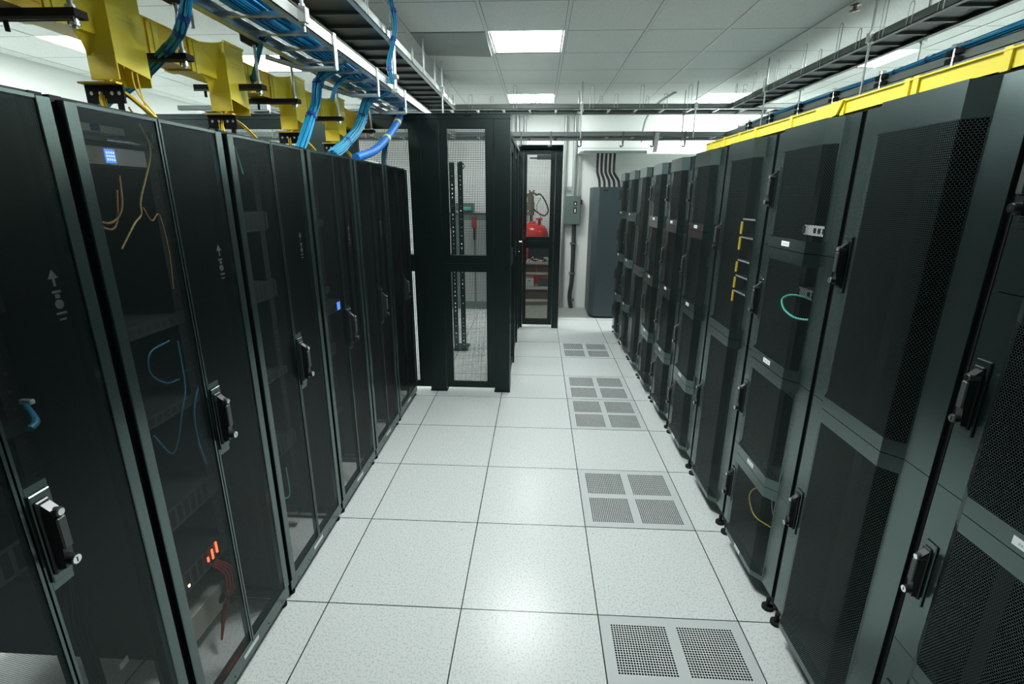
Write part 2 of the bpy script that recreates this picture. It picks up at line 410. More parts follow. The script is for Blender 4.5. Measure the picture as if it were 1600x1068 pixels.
# ------------------------------------------------------------------ left row: split mesh doors
def make_left_rack(zn=.04, zf=.04, zr=.04):
    """origin on the floor at the near front corner; front looks to +x, width along +y"""
    W = .600; D = 1.06; H = 1.995
    t = thing('server_rack', (0, 0, 0), '', 'server rack')
    mb = MB()
    mb.box(-D, -D+.04, 0, .03, .04, H, 'inner').box(-D, -D+.04, W-.03, W, .04, H, 'inner')
    mb.box(-D, -.03, 0, .012, zn, H, 'inner').box(-D, -.03, W-.012, W, zf, H, 'inner').box(-D, -D+.012, .012, W-.012, zr, H-.012, 'inner')
    mb.box(-D, -.03, .012, W-.012, H-.012, H, 'inner')
    mb.box(-.06, -.024, 0, .03, .04, H, 'gap').box(-.06, -.024, W-.03, W, .04, H, 'gap')
    mb.box(-D, -.06, 0, .03, .04, .075, 'inner').box(-D, -.06, W-.03, W, .04, .075, 'inner')
    mb.build('cabinet_body', t)
    mb = MB()
    for y in (.075, W-.075-.045):
        mb.box(-.20, -.197, y, y+.045, .09, 1.96, 'inner')
        for k in range(40): mb.box(-.1969, -.1962, y+.018, y+.028, .12+k*.0457, .128+k*.0457, 'server')
    mb.build('mounting_rail', t)
    mb = MB().bbox(-.05, -.006, .004, W-.004, .034, .088, 'rack', .002)
    for y in (.07, .18, .42, .53): mb.cyl((-.006, y, .055), (-.0055, y, .055), .004, 'gap', 8)
    mb.build('base_rail', t)
    MB().box(-.006, -.0052, .245, .345, .060, .078, 'white').build('sticker', t)['label'] = 'white sticker on the base rail'
    mb = MB(); q = .522                       # pale printed marks behind the mesh
    mb.prism([(q-.013, 1.590), (q+.013, 1.590), (q, 1.612)], 'x', -.030, -.029, 'decal').box(-.030, -.029, q-.003, q+.003, 1.572, 1.590, 'decal')
    mb.box(-.030, -.029, q-.011, q+.011, 1.556, 1.562, 'decal').box(-.030, -.029, q-.006, q+.006, 1.544, 1.553, 'decal')
    mb.cyl((-.030, q, 1.530), (-.029, q, 1.530), .011, 'decal', 12).box(-.030, -.029, q-.013, q+.013, 1.506, 1.511, 'decal').box(-.030, -.029, q-.009, q+.009, 1.492, 1.496, 'decal')
    mb.build('printed_marks', t)
    for y in (.03, W-.03):
        MB().cyl((-.03, y, 0), (-.03, y, .010), .019, 'gap', 16).cyl((-.03, y, .010), (-.03, y, .036), .008, 'steel', 10).build('levelling_foot', t)
    z0, z1 = .094, 1.985
    for k, (a, b) in enumerate(((.006, .2975), (.3025, W-.006))):
        mb = MB(); lo, hi = (a, a+.036) if k == 0 else (b-.036, b)
        mb.bbox(-.022, 0, lo, hi, z0, z1, 'rack', .002)
        s0, s1 = (b-.007, b) if k == 0 else (a, a+.007)
        mb.box(-.022, -.001, s0, s1, z0, z1, 'rack')
        i0, i1 = min(hi, s1) if k == 0 else s1, s0 if k == 0 else lo
        i0, i1 = (hi, s0) if k == 0 else (s1, lo)
        mb.box(-.022, -.001, i0, i1, z0, z0+.012, 'rack').box(-.022, -.001, i0, i1, z1-.008, z1, 'rack')
        if k == 1: mb.box(-.022, -.0005, s1, s1+.05, .905, 1.17, 'rack')
        d = mb.build('door', t)
        MB().quad((-.004, i0, z0+.012), (-.004, i1, z0+.012), (-.004, i1, z1-.008), (-.004, i0, z1-.008), 'perfL').build('mesh_panel', d)
        if k == 1: put_handle(d, (0, s1+.024, 1.038))
    return t
LP, LY0 = .617, .548
LL = ['black mesh-door server rack closest to the camera on the left, cut off by the frame',
      'black server rack with a lit blue display and red lights behind its mesh doors',
      'third black server rack of the left row counted from the camera',
      'fourth black server rack of the left row counted from the camera',
      'fifth black server rack of the left row counted from the camera',
      'last black server rack of the left row, against the mesh cage wall']
proto = make_left_rack(); LR = []
for i in range(6):
    # the two nearest stand open to each other near the floor
    o = make_left_rack(.04, .37, .37) if i == 0 else make_left_rack(.37, .04, .30) if i == 1 else proto if i == 2 else copy_tree(proto)
    o.location = (-1.09, LY0+i*LP+.008, 0); o['label'] = LL[i]; o['group'] = 'server racks of the left row'; LR.append(o)

# ------------------------------------------------------------------ right row: faceted perforated doors
PROF = [(.004, .012), (.004, .104), (-.036, .148), (-.036, .458), (.004, .510), (.004, .588)]   # (x, y) from the near edge to the far edge
def make_right_rack(n):
    W = .600; D = 1.06; H = 2.055
    t = thing('server_rack', (0, 0, 0), '', 'server rack')
    mb = MB()
    mb.box(.03, D, 0, .012, .05, H, 'inner').box(.03, D, W-.012, W, .05, H, 'inner')
    mb.box(D-.012, D, .012, W-.012, .05, H-.012, 'inner').box(.03, D, .012, W-.012, H-.012, H, 'rack')
    mb.box(.016, .05, 0, .014, .05, H, 'gap').box(.016, .05, W-.014, W, .05, H, 'gap')
    mb.box(.03, D, .012, W-.012, .05, .062, 'inner')
    mb.build('cabinet_body', t)
    mb = MB()
    for y in (.075, W-.12): mb.box(.16, .163, y, y+.045, .08, 2.02, 'inner')
    mb.build('mounting_rail', t)
    for y in (.04, W-.04):
        MB().cyl((.012, y, 0), (.012, y, .014), .024, 'gap', 16).cyl((.012, y, .014), (.012, y, .052), .009, 'gap', 10).build('levelling_foot', t)
    zs = [.085, .555, 1.062, 1.573, 2.053] if n == 4 else [.085, 1.062, 2.053]
    ins = [(y+ (0 if 0 < i < 5 else 0)) for i, (_, y) in enumerate(PROF)]
    for i in range(n):
        a, b = zs[i]+.0012, zs[i+1]-.0012
        pa = a+.045 if i else a+.020; pb = b-.047 if i < n-1 else b-.088
        if i == 0: pa = a+.026
        y0, y1 = .107, .505                       # perforated span
        def xat(y):
            for (xa, ya), (xb, yb) in zip(PROF, PROF[1:]):
                if ya <= y <= yb: return xa+(xb-xa)*(y-ya)/(yb-ya)
        ysn = [.012, .104, y0, .148, .458, y1, .510, .588]
        mb = MB()
        for (ya, yb) in zip(ysn, ysn[1:]):
            xa, xb = xat(ya), xat(yb)
            solid = yb <= y0+1e-6 or ya >= y1-1e-6
            for (p, q) in (((a, b),) if solid else ((a, pa), (pb, b))):
                mb.quad((xa, ya, p), (xa, ya, q), (xb, yb, q), (xb, yb, p), 'rack')
        # folded returns all round
        for z in (a, b):
            mb.add([(x, y, z) for x, y in PROF]+[(.022, .588, z), (.022, .012, z)], [list(range(8))], 'rack')
        mb.quad((.004, .012, a), (.022, .012, a), (.022, .012, b), (.004, .012, b), 'rack')
        mb.quad((.004, .588, a), (.022, .588, a), (.022, .588, b), (.004, .588, b), 'rack')
        d = mb.build('door', t)
        mb = MB(); yy = [y0, .148, .458, y1]
        for ya, yb in zip(yy, yy[1:]):
            mb.quad((xat(ya), ya, pa), (xat(ya), ya, pb), (xat(yb), yb, pb), (xat(yb), yb, pa), 'perfR')
        mb.build('mesh_panel', d)
        put_handle(d, (.004, .552, (a+b)/2+.0), True, .86)
        if n == 4:
            zl = a+.022 if i else a+.014
            mb = MB().box(-.0372, -.0362, .27, .335, zl-.009, zl+.011, 'white')
            for k in range(7):
                if k != 3: mb.box(-.0376, -.0372, .281+k*.006, .2845+k*.006, zl-.002, zl+.003, 'ink')
            mb.build('label', d)['label'] = 'white paper label with faint print'
    return t
RP, RY0 = .605, .600
RN = [4, 2, 4, 2, 4, 4, 4, 2, 4, 4]
RL = ['dark right-row server rack at the right edge of the picture, cut off by the frame',
      'server rack with two tall perforated doors, the nearest whole one on the right',
      'four-door server rack with an aqua cable loop behind its second door',
      'two-door server rack with vertical yellow cables behind its upper door',
      'four-door server rack beside the rack with yellow cables, fifth on the right',
      'four-door server rack of the right row, sixth from the camera',
      'four-door server rack of the right row, seventh from the camera',
      'two-door server rack without white labels, third from the far end of the right row',
      'four-door server rack second from the far end of the right row',
      'last four-door server rack of the right row, beside the slate blue cabinet']
protos = {}; RR = []
for i, n in enumerate(RN):
    if n not in protos: o = protos[n] = make_right_rack(n)
    else: o = copy_tree(protos[n])
    o.location = (1.056, RY0+i*RP+.0025, 0); o['label'] = RL[i]; o['group'] = 'server racks of the right row'; RR.append(o)

# ------------------------------------------------------------------ things inside the racks
def server(x, y, z, u, face, d=.6, side=-1, label=None, name='rack_server', w=.45):
    """front face at x, depth away from the aisle (side -1: left row, +1: right row)"""
    t = thing(name, (x, y, z), label or ('dark rack server behind the mesh doors of the left row' if side < 0 else 'dark rack server behind the perforated doors of the right row'), 'server',
              'servers in the left racks' if side < 0 else 'servers in the right racks')
    h = .0445*u-.002; s = side
    MB().box(0, s*d, -w/2, w/2, 0, h, 'server').build('chassis', t)
    mb = MB().box(-s*.004, 0, -w/2-.016, w/2+.016, 0, h, face)
    for k in range(10): mb.box(-s*.0046, -s*.004, -w/2+.05+k*.035, -w/2+.072+k*.035, .010, h-.010, 'gap')
    mb.box(-s*.014, -s*.004, -w/2-.012, -w/2-.004, .006, h-.006, 'handletop').box(-s*.014, -s*.004, w/2+.004, w/2+.012, .006, h-.006, 'handletop')
    mb.build('bezel', t)
    return t
yc = lambda i: LY0+i*LP+.308
for i, zs in enumerate(([.86, 1.2, 1.5], [.62, 1.02, 1.33], [.5, .9, 1.3, 1.62], [.4, .8, 1.2, 1.6], [.5, 1.0, 1.5], [.6, 1.1, 1.6])):
    for z in zs: server(-1.29, yc(i), z, random.choice((1, 2, 2)), 'server')
t = thing('rack_appliance', (-1.28, yc(1), 1.862), 'silver rack appliance with a lit blue display, top of the second left rack', 'server', 'lit devices in the second left rack')
MB().box(-.45, 0, -.225, .225, 0, .05, 'server').build('chassis', t)
MB().bbox(0, .004, -.235, .02, 0, .05, 'beige', .001).bbox(0, .004, .021, .165, 0, .05, 'silver', .001).bbox(0, .004, .166, .235, 0, .05, 'server', .001).build('bezel', t)
MB().box(.004, .0055, .006, .042, .006, .044, 'lcd').build('display', t)
mb = MB()
for q in range(3):
    for k in range(4): mb.box(.0055, .006, .010+k*.008, .015+k*.008, .012+q*.010, .018+q*.010, 'lcdchar')
mb.build('display_text', t)
t = server(-1.285, yc(1), .35, 2, 'server', label='dark rack device with glowing red lights low in the second left rack', name='rack_appliance')
t['group'] = 'lit devices in the second left rack'
for y, z0, z1 in ((.085, .034, .054), (.112, .026, .070), (.140, .034, .082)):
    MB().box(.004, .009, y, y+.007, z0, z1, 'ledr').build('indicator_light', t)
MB().box(.004, .007, -.03, -.022, .02, .028, 'ledo').build('indicator_light', t)
t = thing('white_strip_shelf', (-1.27, yc(1), 1.915), 'white strip shelf above the silver appliance in the second left rack', 'shelf')
MB().box(-.06, 0, -.24, .09, .035, .055, 'white').build('panel', t)
MB().box(0, .006, -.03, -.005, .036, .054, 'tie').build('coupler', t)
t = thing('cable_manager', (-1.27, yc(1), 1.928), 'grey cable manager bar above the silver appliance', 'cable manager')
MB().box(-.05, 0, -.24, .24, 0, .014, 'handletop').build('bar', t)
MB().tube(spline([(0, .02, .007), (.03, .06, .0), (.03, .14, -.004), (0, .18, .005)]), .006, 'steel').build('ring', t)
t = thing('power_supply_box', (-1.32, yc(1)+.08, .075), 'pale box on the floor of the second left rack', 'box')
MB().bbox(-.30, 0, -.14, .16, 0, .12, 'beige', .004).build('case', t)
MB().cyl((0, .09, .05), (.002, .09, .05), .02, 'gap', 14).build('socket', t)
t = server(-1.2, 2.707, 1.113, 1.25, 'server', label='rack device with a small blue display in the fourth left rack', name='rack_appliance')
MB().box(.004, .006, .131, .173, .004, .050, 'lcd').build('display', t)

def cable(name, pts, r, m, label, group=None, n=6, k=8):
    return tag(MB().tube(spline(pts, k), r, m, n).build(name), label, 'cable', group)
OG = 'yellow fibre cords in the second left rack'
cable('fibre_cable', [(-1.19, 1.50, 2.02), (-1.2, 1.548, 1.97), (-1.2, 1.563, 1.90), (-1.21, 1.501, 1.766), (-1.21, 1.49, 1.72), (-1.21, 1.456, 1.693), (-1.2, 1.38, 1.627)], .0028, 'fiber_shade', 'yellow fibre cord hanging in front of the blue display appliance', OG)
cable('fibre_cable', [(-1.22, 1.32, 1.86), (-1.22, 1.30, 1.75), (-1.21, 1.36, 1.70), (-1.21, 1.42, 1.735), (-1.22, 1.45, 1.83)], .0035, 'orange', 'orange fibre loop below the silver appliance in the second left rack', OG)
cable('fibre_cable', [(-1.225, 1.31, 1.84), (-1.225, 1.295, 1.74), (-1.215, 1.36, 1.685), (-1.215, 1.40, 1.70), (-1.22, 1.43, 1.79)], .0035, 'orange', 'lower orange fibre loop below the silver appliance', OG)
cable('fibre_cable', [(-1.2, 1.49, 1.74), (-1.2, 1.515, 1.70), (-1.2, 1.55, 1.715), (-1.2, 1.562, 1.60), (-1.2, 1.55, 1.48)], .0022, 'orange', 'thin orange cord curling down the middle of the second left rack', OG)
BG = 'blue patch cords in the left racks'
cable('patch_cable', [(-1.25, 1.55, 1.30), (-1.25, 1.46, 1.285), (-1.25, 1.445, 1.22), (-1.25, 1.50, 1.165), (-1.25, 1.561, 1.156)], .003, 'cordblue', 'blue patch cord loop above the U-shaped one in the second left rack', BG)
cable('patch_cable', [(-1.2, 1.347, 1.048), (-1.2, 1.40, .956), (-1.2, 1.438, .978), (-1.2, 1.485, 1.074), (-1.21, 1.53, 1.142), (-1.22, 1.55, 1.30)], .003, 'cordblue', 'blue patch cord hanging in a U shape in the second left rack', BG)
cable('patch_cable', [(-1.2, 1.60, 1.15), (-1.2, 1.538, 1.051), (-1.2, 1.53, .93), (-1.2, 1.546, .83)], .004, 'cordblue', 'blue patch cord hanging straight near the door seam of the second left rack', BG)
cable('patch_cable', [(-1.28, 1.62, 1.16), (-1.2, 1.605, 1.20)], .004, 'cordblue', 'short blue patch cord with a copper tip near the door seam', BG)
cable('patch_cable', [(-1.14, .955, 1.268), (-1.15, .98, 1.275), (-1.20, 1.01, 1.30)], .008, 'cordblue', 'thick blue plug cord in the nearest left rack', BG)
t = thing('rj_connector', (-1.2, 1.02, 1.305), 'clear plug at the end of the thick blue cord', 'plug')
MB().bbox(-.02, .012, -.006, .006, -.006, .006, 'silver', .002).build('plug_body', t)
for k in range(3):
    cable('power_cable', [(-1.22-.01*k, 1.02+.01*k, .9), (-1.24, 1.0+.012*k, .62), (-1.25, 1.04, .36), (-1.22-.02*k, 1.10, .25), (-1.20, 1.13+.006*k, .12)], .006, 'gap', 'black power cord bundled low in the nearest left rack', 'power cords in the nearest left rack')
for j, (y, z) in enumerate(((1.06, .43), (1.03, .33))):
    tag(MB().box(-1.208, -1.205, y, y+.03, z, z+.022, 'white').build('cable_tag'), ('upper', 'lower')[j]+' white cable tag beside the power cords of the nearest left rack', 'tag')
for k in range(4):
    cable('patch_cable', [(-1.275, 1.60-.01*k, .36), (-1.24, 1.63-.015*k, .30), (-1.23, 1.62-.02*k, .22), (-1.25, 1.56, .17-.01*k), (-1.24, 1.50, .06)], .004, 'redd', 'dull red cord below the red lights in the second left rack', 'red cords in the second left rack')
cable('patch_cable', [(-1.2, 2.02, 1.965), (-1.2, 2.03, 1.93), (-1.2, 2.05, 1.86)], .003, 'aqua', 'thin aqua cord at the top of the third left rack', None)
cable('patch_cable', [(-1.22, 2.04, .62), (-1.2, 2.0, .5), (-1.22, 2.02, .38), (-1.2, 2.06, .36), (-1.21, 2.08, .5)], .0025, 'aqua', 'thin green cord low in the third left rack', None)
t = thing('adapter_plug', (-1.2, .985, 1.84), 'tan plug hanging high in the nearest left rack', 'plug')
MB().bbox(-.01, .01, -.014, .014, -.05, .05, 'beige', .005).build('plug_body', t)
MB().tube(spline([(0, 0, -.05), (0, .01, -.09), (0, .02, -.16)]), .003, 'aqua').build('lead', t)

# right racks
ry = lambda i: RY0+i*RP
server(1.21, ry(2)+.30, 1.62, 1, 'silver', side=1, label='silver rack server behind the top door above the aqua loop')
t = server(1.21, ry(2)+.26, 1.345, 1, 'silver', side=1, label='silver rack server with an amber light beside the aqua loop')
MB().box(-.008, -.004, .07, .078, .012, .020, 'ledo').build('indicator_light', t)
cable('patch_cable', [(1.14, 1.96, 1.33), (1.12, 2.02, 1.30), (1.11, 2.12, 1.285), (1.11, 2.22, 1.30), (1.12, 2.27, 1.335), (1.13, 2.22, 1.365), (1.16, 2.14, 1.37)], .0045, 'aqua', 'aqua patch cord drooping in a loop behind the second door', None)
server(1.21, ry(2)+.30, .88, 2, 'server', side=1)
t = server(1.21, ry(2)+.30, .42, 1, 'server', side=1, label='dark rack device with two blue lights above the tan cords')
for z in (.008, .024): MB().box(-.008, -.004, -.15, -.138, z, z+.010, 'ledb').build('indicator_light', t)
YG = 'tan cords behind the lowest door of the four-door rack'
cable('patch_cable', [(1.13, 1.93, .32), (1.13, 2.05, .28), (1.12, 2.2, .24), (1.13, 2.30, .29), (1.15, 2.26, .36), (1.16, 2.15, .37)], .003, 'fiber', 'tan cord in a wide loop behind the lowest door', YG)
cable('patch_cable', [(1.14, 1.92, .36), (1.13, 2.0, .33), (1.13, 2.06, .36), (1.15, 2.13, .41)], .003, 'beige', 'pale cord above the wide tan loop', YG)
cable('patch_cable', [(1.13, 1.92, .2), (1.13, 1.98, .19), (1.13, 1.97, .17), (1.13, 1.92, .165)], .005, 'orange', 'orange cord end low behind the lowest door', YG)
cable('fibre_cable', [(1.14, 1.45, 1.00), (1.13, 1.48, .985), (1.13, 1.52, .96), (1.14, 1.55, 1.0)], .003, 'orange', 'orange fibre cord just under the split of the two tall doors', None)
for j, (za, zb) in enumerate(((1.59, 1.655), (1.505, 1.575), (1.385, 1.44), (1.295, 1.355), (1.22, 1.28))):
    tag(MB().box(1.10, 1.106, 2.788, 2.803, za, zb, 'yellow_d').build('cable_strap'), 'yellow cable strap '+('topmost', 'second from the top', 'third from the top', 'fourth from the top', 'lowest')[j]+' of the vertical line of five', 'cable strap', 'yellow straps in the two-door right rack')
for j, z in enumerate((1.66, 1.56, 1.43, 1.34, 1.25)):
    t = thing('rack_shelf', (1.17, ry(3)+.30, z), 'thin bright shelf edge '+('topmost', 'second from the top', 'third from the top', 'fourth from the top', 'lowest')[j]+' of five behind the door with yellow straps', 'shelf', 'thin shelves in the two-door right rack')
    MB().box(0, .55, -.235, .235, 0, .004, 'server').build('tray', t); MB().box(-.004, 0, -.235, .235, -.002, .006, 'silver').build('front_edge', t)
for i in (4, 5, 6, 7, 8):
    for z in (.4, 1.3): server(1.21, ry(i)+.30, z, 2, 'server', side=1)

# ------------------------------------------------------------------ the mesh cage
def cage_frame(mb, x0, x1, z0, z1, ox0, ox1, zz, y0, y1):
    """solid frame with openings: zz is a list of (bottom, top)"""
    mb.box(x0, ox0, y0, y1, z0, z1, 'cage').box(ox1, x1, y0, y1, z0, z1, 'cage')
    e = [z0]+[v for p in zz for v in p]+[z1]
    for a, b in zip(e[::2], e[1::2]): mb.box(ox0, ox1, y0, y1, a, b, 'cage')
CZ = [(.095, 1.135), (1.282, 2.31)]
t = thing('cage_wall', (0, 4.33, 0), 'black cage wall with square-hole mesh windows across the end of the left row', 'cage wall')
MB().box(-4.2, -.24, -.004, .06, 2.385, 2.42, 'cage').box(-4.2, -.23, -.012, .07, 2.414, 2.424, 'cage').build('top_rail', t)
for x0, x1, nm in ((-.985, -.835, 'post'), (-.378, -.240, 'post'), (-1.72, -1.60, 'post'), (-3.25, -3.12, 'post')):
    MB().bbox(x0, x1, 0, .075, .012, 2.385, 'cage', .003).box(x0-.004, x1+.004, -.004, .08, 0, .014, 'gap').build(nm, t)
for x0, x1, a, b in ((-.832, -.381, -.765, -.450), (-1.597, -.988, -1.52, -1.088), (-3.117, -1.99, -3.05, -2.04)):
    mb = MB(); cage_frame(mb, x0, x1, .04, 2.383, a, b, CZ, .006, .04)
    mb.box(x0+.004, x1-.004, .004, .006, 1.206, 1.211, 'rack')
    p = mb.build('panel', t)
    for z0, z1 in CZ: MB().quad((a, .022, z0), (b, .022, z0), (b, .022, z1), (a, .022, z1), 'meshX').build('mesh_panel', p)
MB().box(-1.987, -1.723, .006, .04, .02, 2.383, 'rack').build('solid_panel', t)
mb = MB()
for x in (-.60, -.42): mb.cyl((x, .02, 2.424), (x, .02, 2.436), .006, 'gap', 8)
mb.box(-.62, -.56, -.006, .02, 2.395, 2.412, 'gap').build('latch_bracket', t)

t = thing('cage_side_wall', (-.24, 4.4, 0), 'black mesh cage wall running away along the left of the far aisle', 'cage wall')
L = 2.33
MB().box(-.06, 0, .012, L, 2.26, 2.30, 'cage').build('top_rail', t)
for y in (.012, .78, 1.56, L-.08): MB().bbox(-.055, .004, y, y+.07, .01, 2.26, 'cage', .003).build('post', t)
for ya, yb in ((.085, .777), (.853, 1.557), (1.633, L-.083)):
    mb = MB(); zz = [(.10, 1.13), (1.28, 2.18)]; e = [.04, .10, 1.13, 1.28, 2.18, 2.258]
    mb.box(-.045, -.012, ya, ya+.06, .04, 2.258, 'cage').box(-.045, -.012, yb-.06, yb, .04, 2.258, 'cage')
    for a, b in zip(e[::2], e[1::2]): mb.box(-.045, -.012, ya+.06, yb-.06, a, b, 'cage')
    p = mb.build('panel', t)
    for a, b in zz: MB().quad((-.028, ya+.06, a), (-.028, yb-.06, a), (-.028, yb-.06, b), (-.028, ya+.06, b), 'meshY').build('mesh_panel', p)
mb = MB().bbox(.004, .016, 1.59, 1.62, 1.10, 1.34, 'handle', .003).cyl((.016, 1.605, 1.26), (.05, 1.605, 1.26), .009, 'chrome', 10)
mb.tube([(.05, 1.605, 1.26), (.052, 1.55, 1.26), (.05, 1.50, 1.255)], .008, 'chrome').cyl((.016, 1.605, 1.14), (.022, 1.605, 1.14), .010, 'chrome', 12)
mb.build('handle', t)

t = thing('cage_gate', (0, 6.75, 0), 'narrow black cage gate with tall mesh windows at the end of the aisle', 'gate')
mb = MB().bbox(-.255, -.205, 0, .08, 0, 2.37, 'cage', .003).bbox(.215, .305, -.01, .10, 0, 2.37, 'cage', .003).box(-.265, .305, -.02, .10, 2.37, 2.412, 'cage')
mb.box(-.205, .215, .02, .07, 2.345, 2.37, 'cage').build('gate_frame', t)
mb = MB(); cage_frame(mb, -.202, .212, .045, 2.342, -.155, .150, [(.128, 1.108), (1.262, 2.30)], .01, .045)
mb.box(-.2, .21, .008, .010, 1.205, 1.212, 'rack'); p = mb.build('gate_leaf', t)
for z0, z1 in ((.128, 1.108), (1.262, 2.30)): MB().quad((-.155, .028, z0), (.150, .028, z0), (.150, .028, z1), (-.155, .028, z1), 'meshX').build('mesh_panel', p)
mb = MB()
for (x0, x1, z0, z1) in ((-.194, -.190, 1.245, 1.345), (-.167, -.163, 1.245, 1.345), (-.194, -.163, 1.341, 1.345)): mb.box(x0, x1, .002, .010, z0, z1, 'steel')
mb.box(-.194, -.163, -.006, .010, 1.238, 1.252, 'chrome').box(-.190, -.167, .006, .010, 1.252, 1.341, 'gap').build('lock', p)
MB().box(-.12, -.03, .0, .01, 2.245, 2.262, 'handle').box(-.03, .15, -.01, .01, 2.235, 2.290, 'handletop').box(-.09, -.04, -.004, .0, 2.238, 2.246, 'chrome').build('door_closer', p)

# ------------------------------------------------------------------ behind the cage
t = thing('open_rack', (-.885, 5.6, 0), 'black two-post equipment rack standing inside the cage', 'rack')
for xa in (-.09, .0):
    mb = MB().box(xa, xa+.06, 0, .008, .02, 2.13, 'black').box(xa, xa+.006, .008, .07, .02, 2.13, 'black')
    for k in range(44):
        if random.random() < .72: mb.cyl((xa+.03, -.0008, .08+k*.0455), (xa+.03, 0, .08+k*.0455), random.choice((.004, .005, .010)), 'white', 8)
    mb.build('upright', t)
MB().box(-.10, .07, -.02, .25, 0, .02, 'black').build('foot', t)
MB().tube(spline([(.02, -.02, 2.12), (.05, -.03, 2.13), (.08, -.02, 2.09), (.06, -.01, 2.06)]), .006, 'gap').build('cable_hook', t)
t = thing('wall_cabinet', (-1.0, 7.92, 0), 'grey equipment cabinet against the back wall, seen through the cage mesh', 'cabinet')
MB().bbox(-.45, .52, 0, .22, 0, 1.50, 'grey', .006).build('body', t)
MB().box(-.45, .52, -.01, .22, 1.50, 1.53, 'slate').build('top', t)
for x in (-.2, .02, .25): MB().box(x, x+.19, -.012, 0, .12, 1.42, 'conduit').build('door', t)
t = thing('control_box', (-1.16, 7.98, 1.56), 'grey control box on top of the wall cabinet behind the mesh', 'box')
MB().bbox(-.14, .14, 0, .16, 0, .12, 'grey', .004).build('case', t)
MB().box(-.10, .10, -.004, 0, .02, .06, 'ledg' if 0 else 'aqua').build('face', t)
t = thing('emergency_handset', (-1.0, 7.88, 1.18), 'red handset hanging on the grey cabinet behind the mesh', 'handset')
MB().bbox(-.035, .035, -.0, .03, .12, .30, 'redd', .01).build('grip', t)
MB().bbox(-.02, .02, 0, .02, -.06, .12, 'gap', .006).build('cord_hook', t)
tag(MB().box(-1.62, -1.30, 7.90, 7.918, .9, 1.3, 'white').build('notice'), 'white notice on the cabinet, seen through the left mesh window', 'notice')

# fire suppression cylinder and shelving behind the gate
t = thing('fire_suppression_cylinder', (-.09, 7.86, 0), 'large red fire suppression cylinder behind the gate', 'gas cylinder')
MB().lathe([(0, .02), (.22, .02), (.255, .06), (.262, .12), (.262, 1.16), (.258, 1.22), (.238, 1.29), (.19, 1.345), (.12, 1.375), (.06, 1.385), (.06, 1.41), (0, 1.41)], (0, 0, 0), 'red', 36).build('tank', t)
MB().lathe([(.264, 1.165), (.2665, 1.17), (.2665, 1.18), (.264, 1.185)], (0, 0, 0), 'redd', 36).build('weld_band', t)
mb = MB().cyl((-.03, 0, 1.40), (-.03, 0, 1.50), .040, 'steel', 18).cyl((-.03, 0, 1.50), (-.03, 0, 1.70), .062, 'brass', 20).cyl((-.03, 0, 1.70), (-.03, 0, 1.80), .05, 'brass', 18)
mb.cyl((-.03, 0, 1.56), (-.03, 0, 1.575), .066, 'steel', 20).build('valve_body', t)
mb = MB().cyl((-.03, -.02, 1.80), (-.03, -.02, 1.85), .03, 'brass', 14)
for k in range(7):
    a = k*.9; mb.cyl((-.03, -.02, 1.82), (-.03+.09*math.cos(a), -.02+.05*math.sin(a), 1.82+.05*math.sin(a*1.7)), .014, 'brass', 8)
mb.build('actuator', t)
MB().tube(spline([(.04, -.03, 1.80), (.12, -.05, 1.81), (.2, -.05, 1.70), (.24, -.05, 1.57), (.18, -.05, 1.50), (.06, -.04, 1.56), (.0, -.03, 1.62)]), .011, 'gap').build('hose', t)
MB().tube(spline([(.12, -.04, 1.76), (.06, -.06, 1.62), (.12, -.05, 1.50), (.15, -.04, 1.43)]), .005, 'brass').build('thin_pipe', t)
mb = MB().cyl((.11, -.08, 1.36), (.11, -.08, 1.46), .022, 'redd', 12).lathe([(0, .03), (.05, .025), (.05, 0), (0, -.005)], (.11, -.08, 1.44), 'red', 14)
mb.build('pressure_cap', t)

t = thing('wire_shelf', (-.02, 7.30, 0), 'light metal shelf unit standing behind the gate', 'shelf')
SZ = [.32, .50, .72, .87]
for x in (-.26, .22):
    for y in (-.12, .2): MB().cyl((x, y, 0), (x, y, 1.0), .010, 'zinc', 8).build('post', t)
for z in SZ: MB().box(-.27, .23, -.13, .21, z-.03, z, 'beige').build('shelf_board', t)
zt = .87
o = thing('monitor', (.03, 7.36, zt+.001), 'black monitor on the top shelf behind the gate', 'monitor')
MB().box(-.08, .08, -.05, .05, 0, .012, 'gap').build('stand', o); MB().bbox(-.17, .17, -.0, .03, .03, .23, 'gap', .004).box(-.02, .02, .0, .02, .01, .04, 'gap').build('screen', o)
o = thing('fire_extinguisher', (-.18, 7.27, zt+.001), 'slim red bottle at the left of the top shelf', 'extinguisher')
MB().lathe([(0, 0), (.03, 0), (.033, .01), (.033, .2), (.015, .235), (.015, .25), (0, .25)], (0, 0, 0), 'redd', 14).build('bottle', o)
mb = MB()
for k in range(9):
    a = random.uniform(0, 6); mb.tube(spline([(random.uniform(-.14, .1), random.uniform(-.06, .0), .008), (random.uniform(-.1, .12), random.uniform(-.08, 0), random.uniform(.03, .07)), (random.uniform(-.1, .16), random.uniform(-.06, 0), .01)]), .006, random.choice(('gap', 'white', 'gap')))
o = thing('cable_heap', (.0, 7.24, zt+.001), 'heap of black and white cords on the top shelf', 'cables'); mb.build('cords', o)
mb2 = MB().bbox(.09, .16, -.03, .03, .0, .06, 'beige', .004); mb2.build('adapter', o)
for nm, x0, x1, z, h, m, lab in (('carton', -.24, -.02, SZ[2], .10, 'brown', 'red-brown carton on the second shelf, left side'), ('carton', .0, .18, SZ[2], .07, 'brown', 'lower red-brown carton on the second shelf, right side'),
                                 ('carton', -.22, .16, SZ[0], .10, 'brown', 'flat red-brown carton on the lowest shelf')):
    tag(MB().bbox(x0, x1, 7.22, 7.45, z+.001, z+h, m, .003).build(nm), lab, 'carton', 'cartons on the shelf behind the gate')
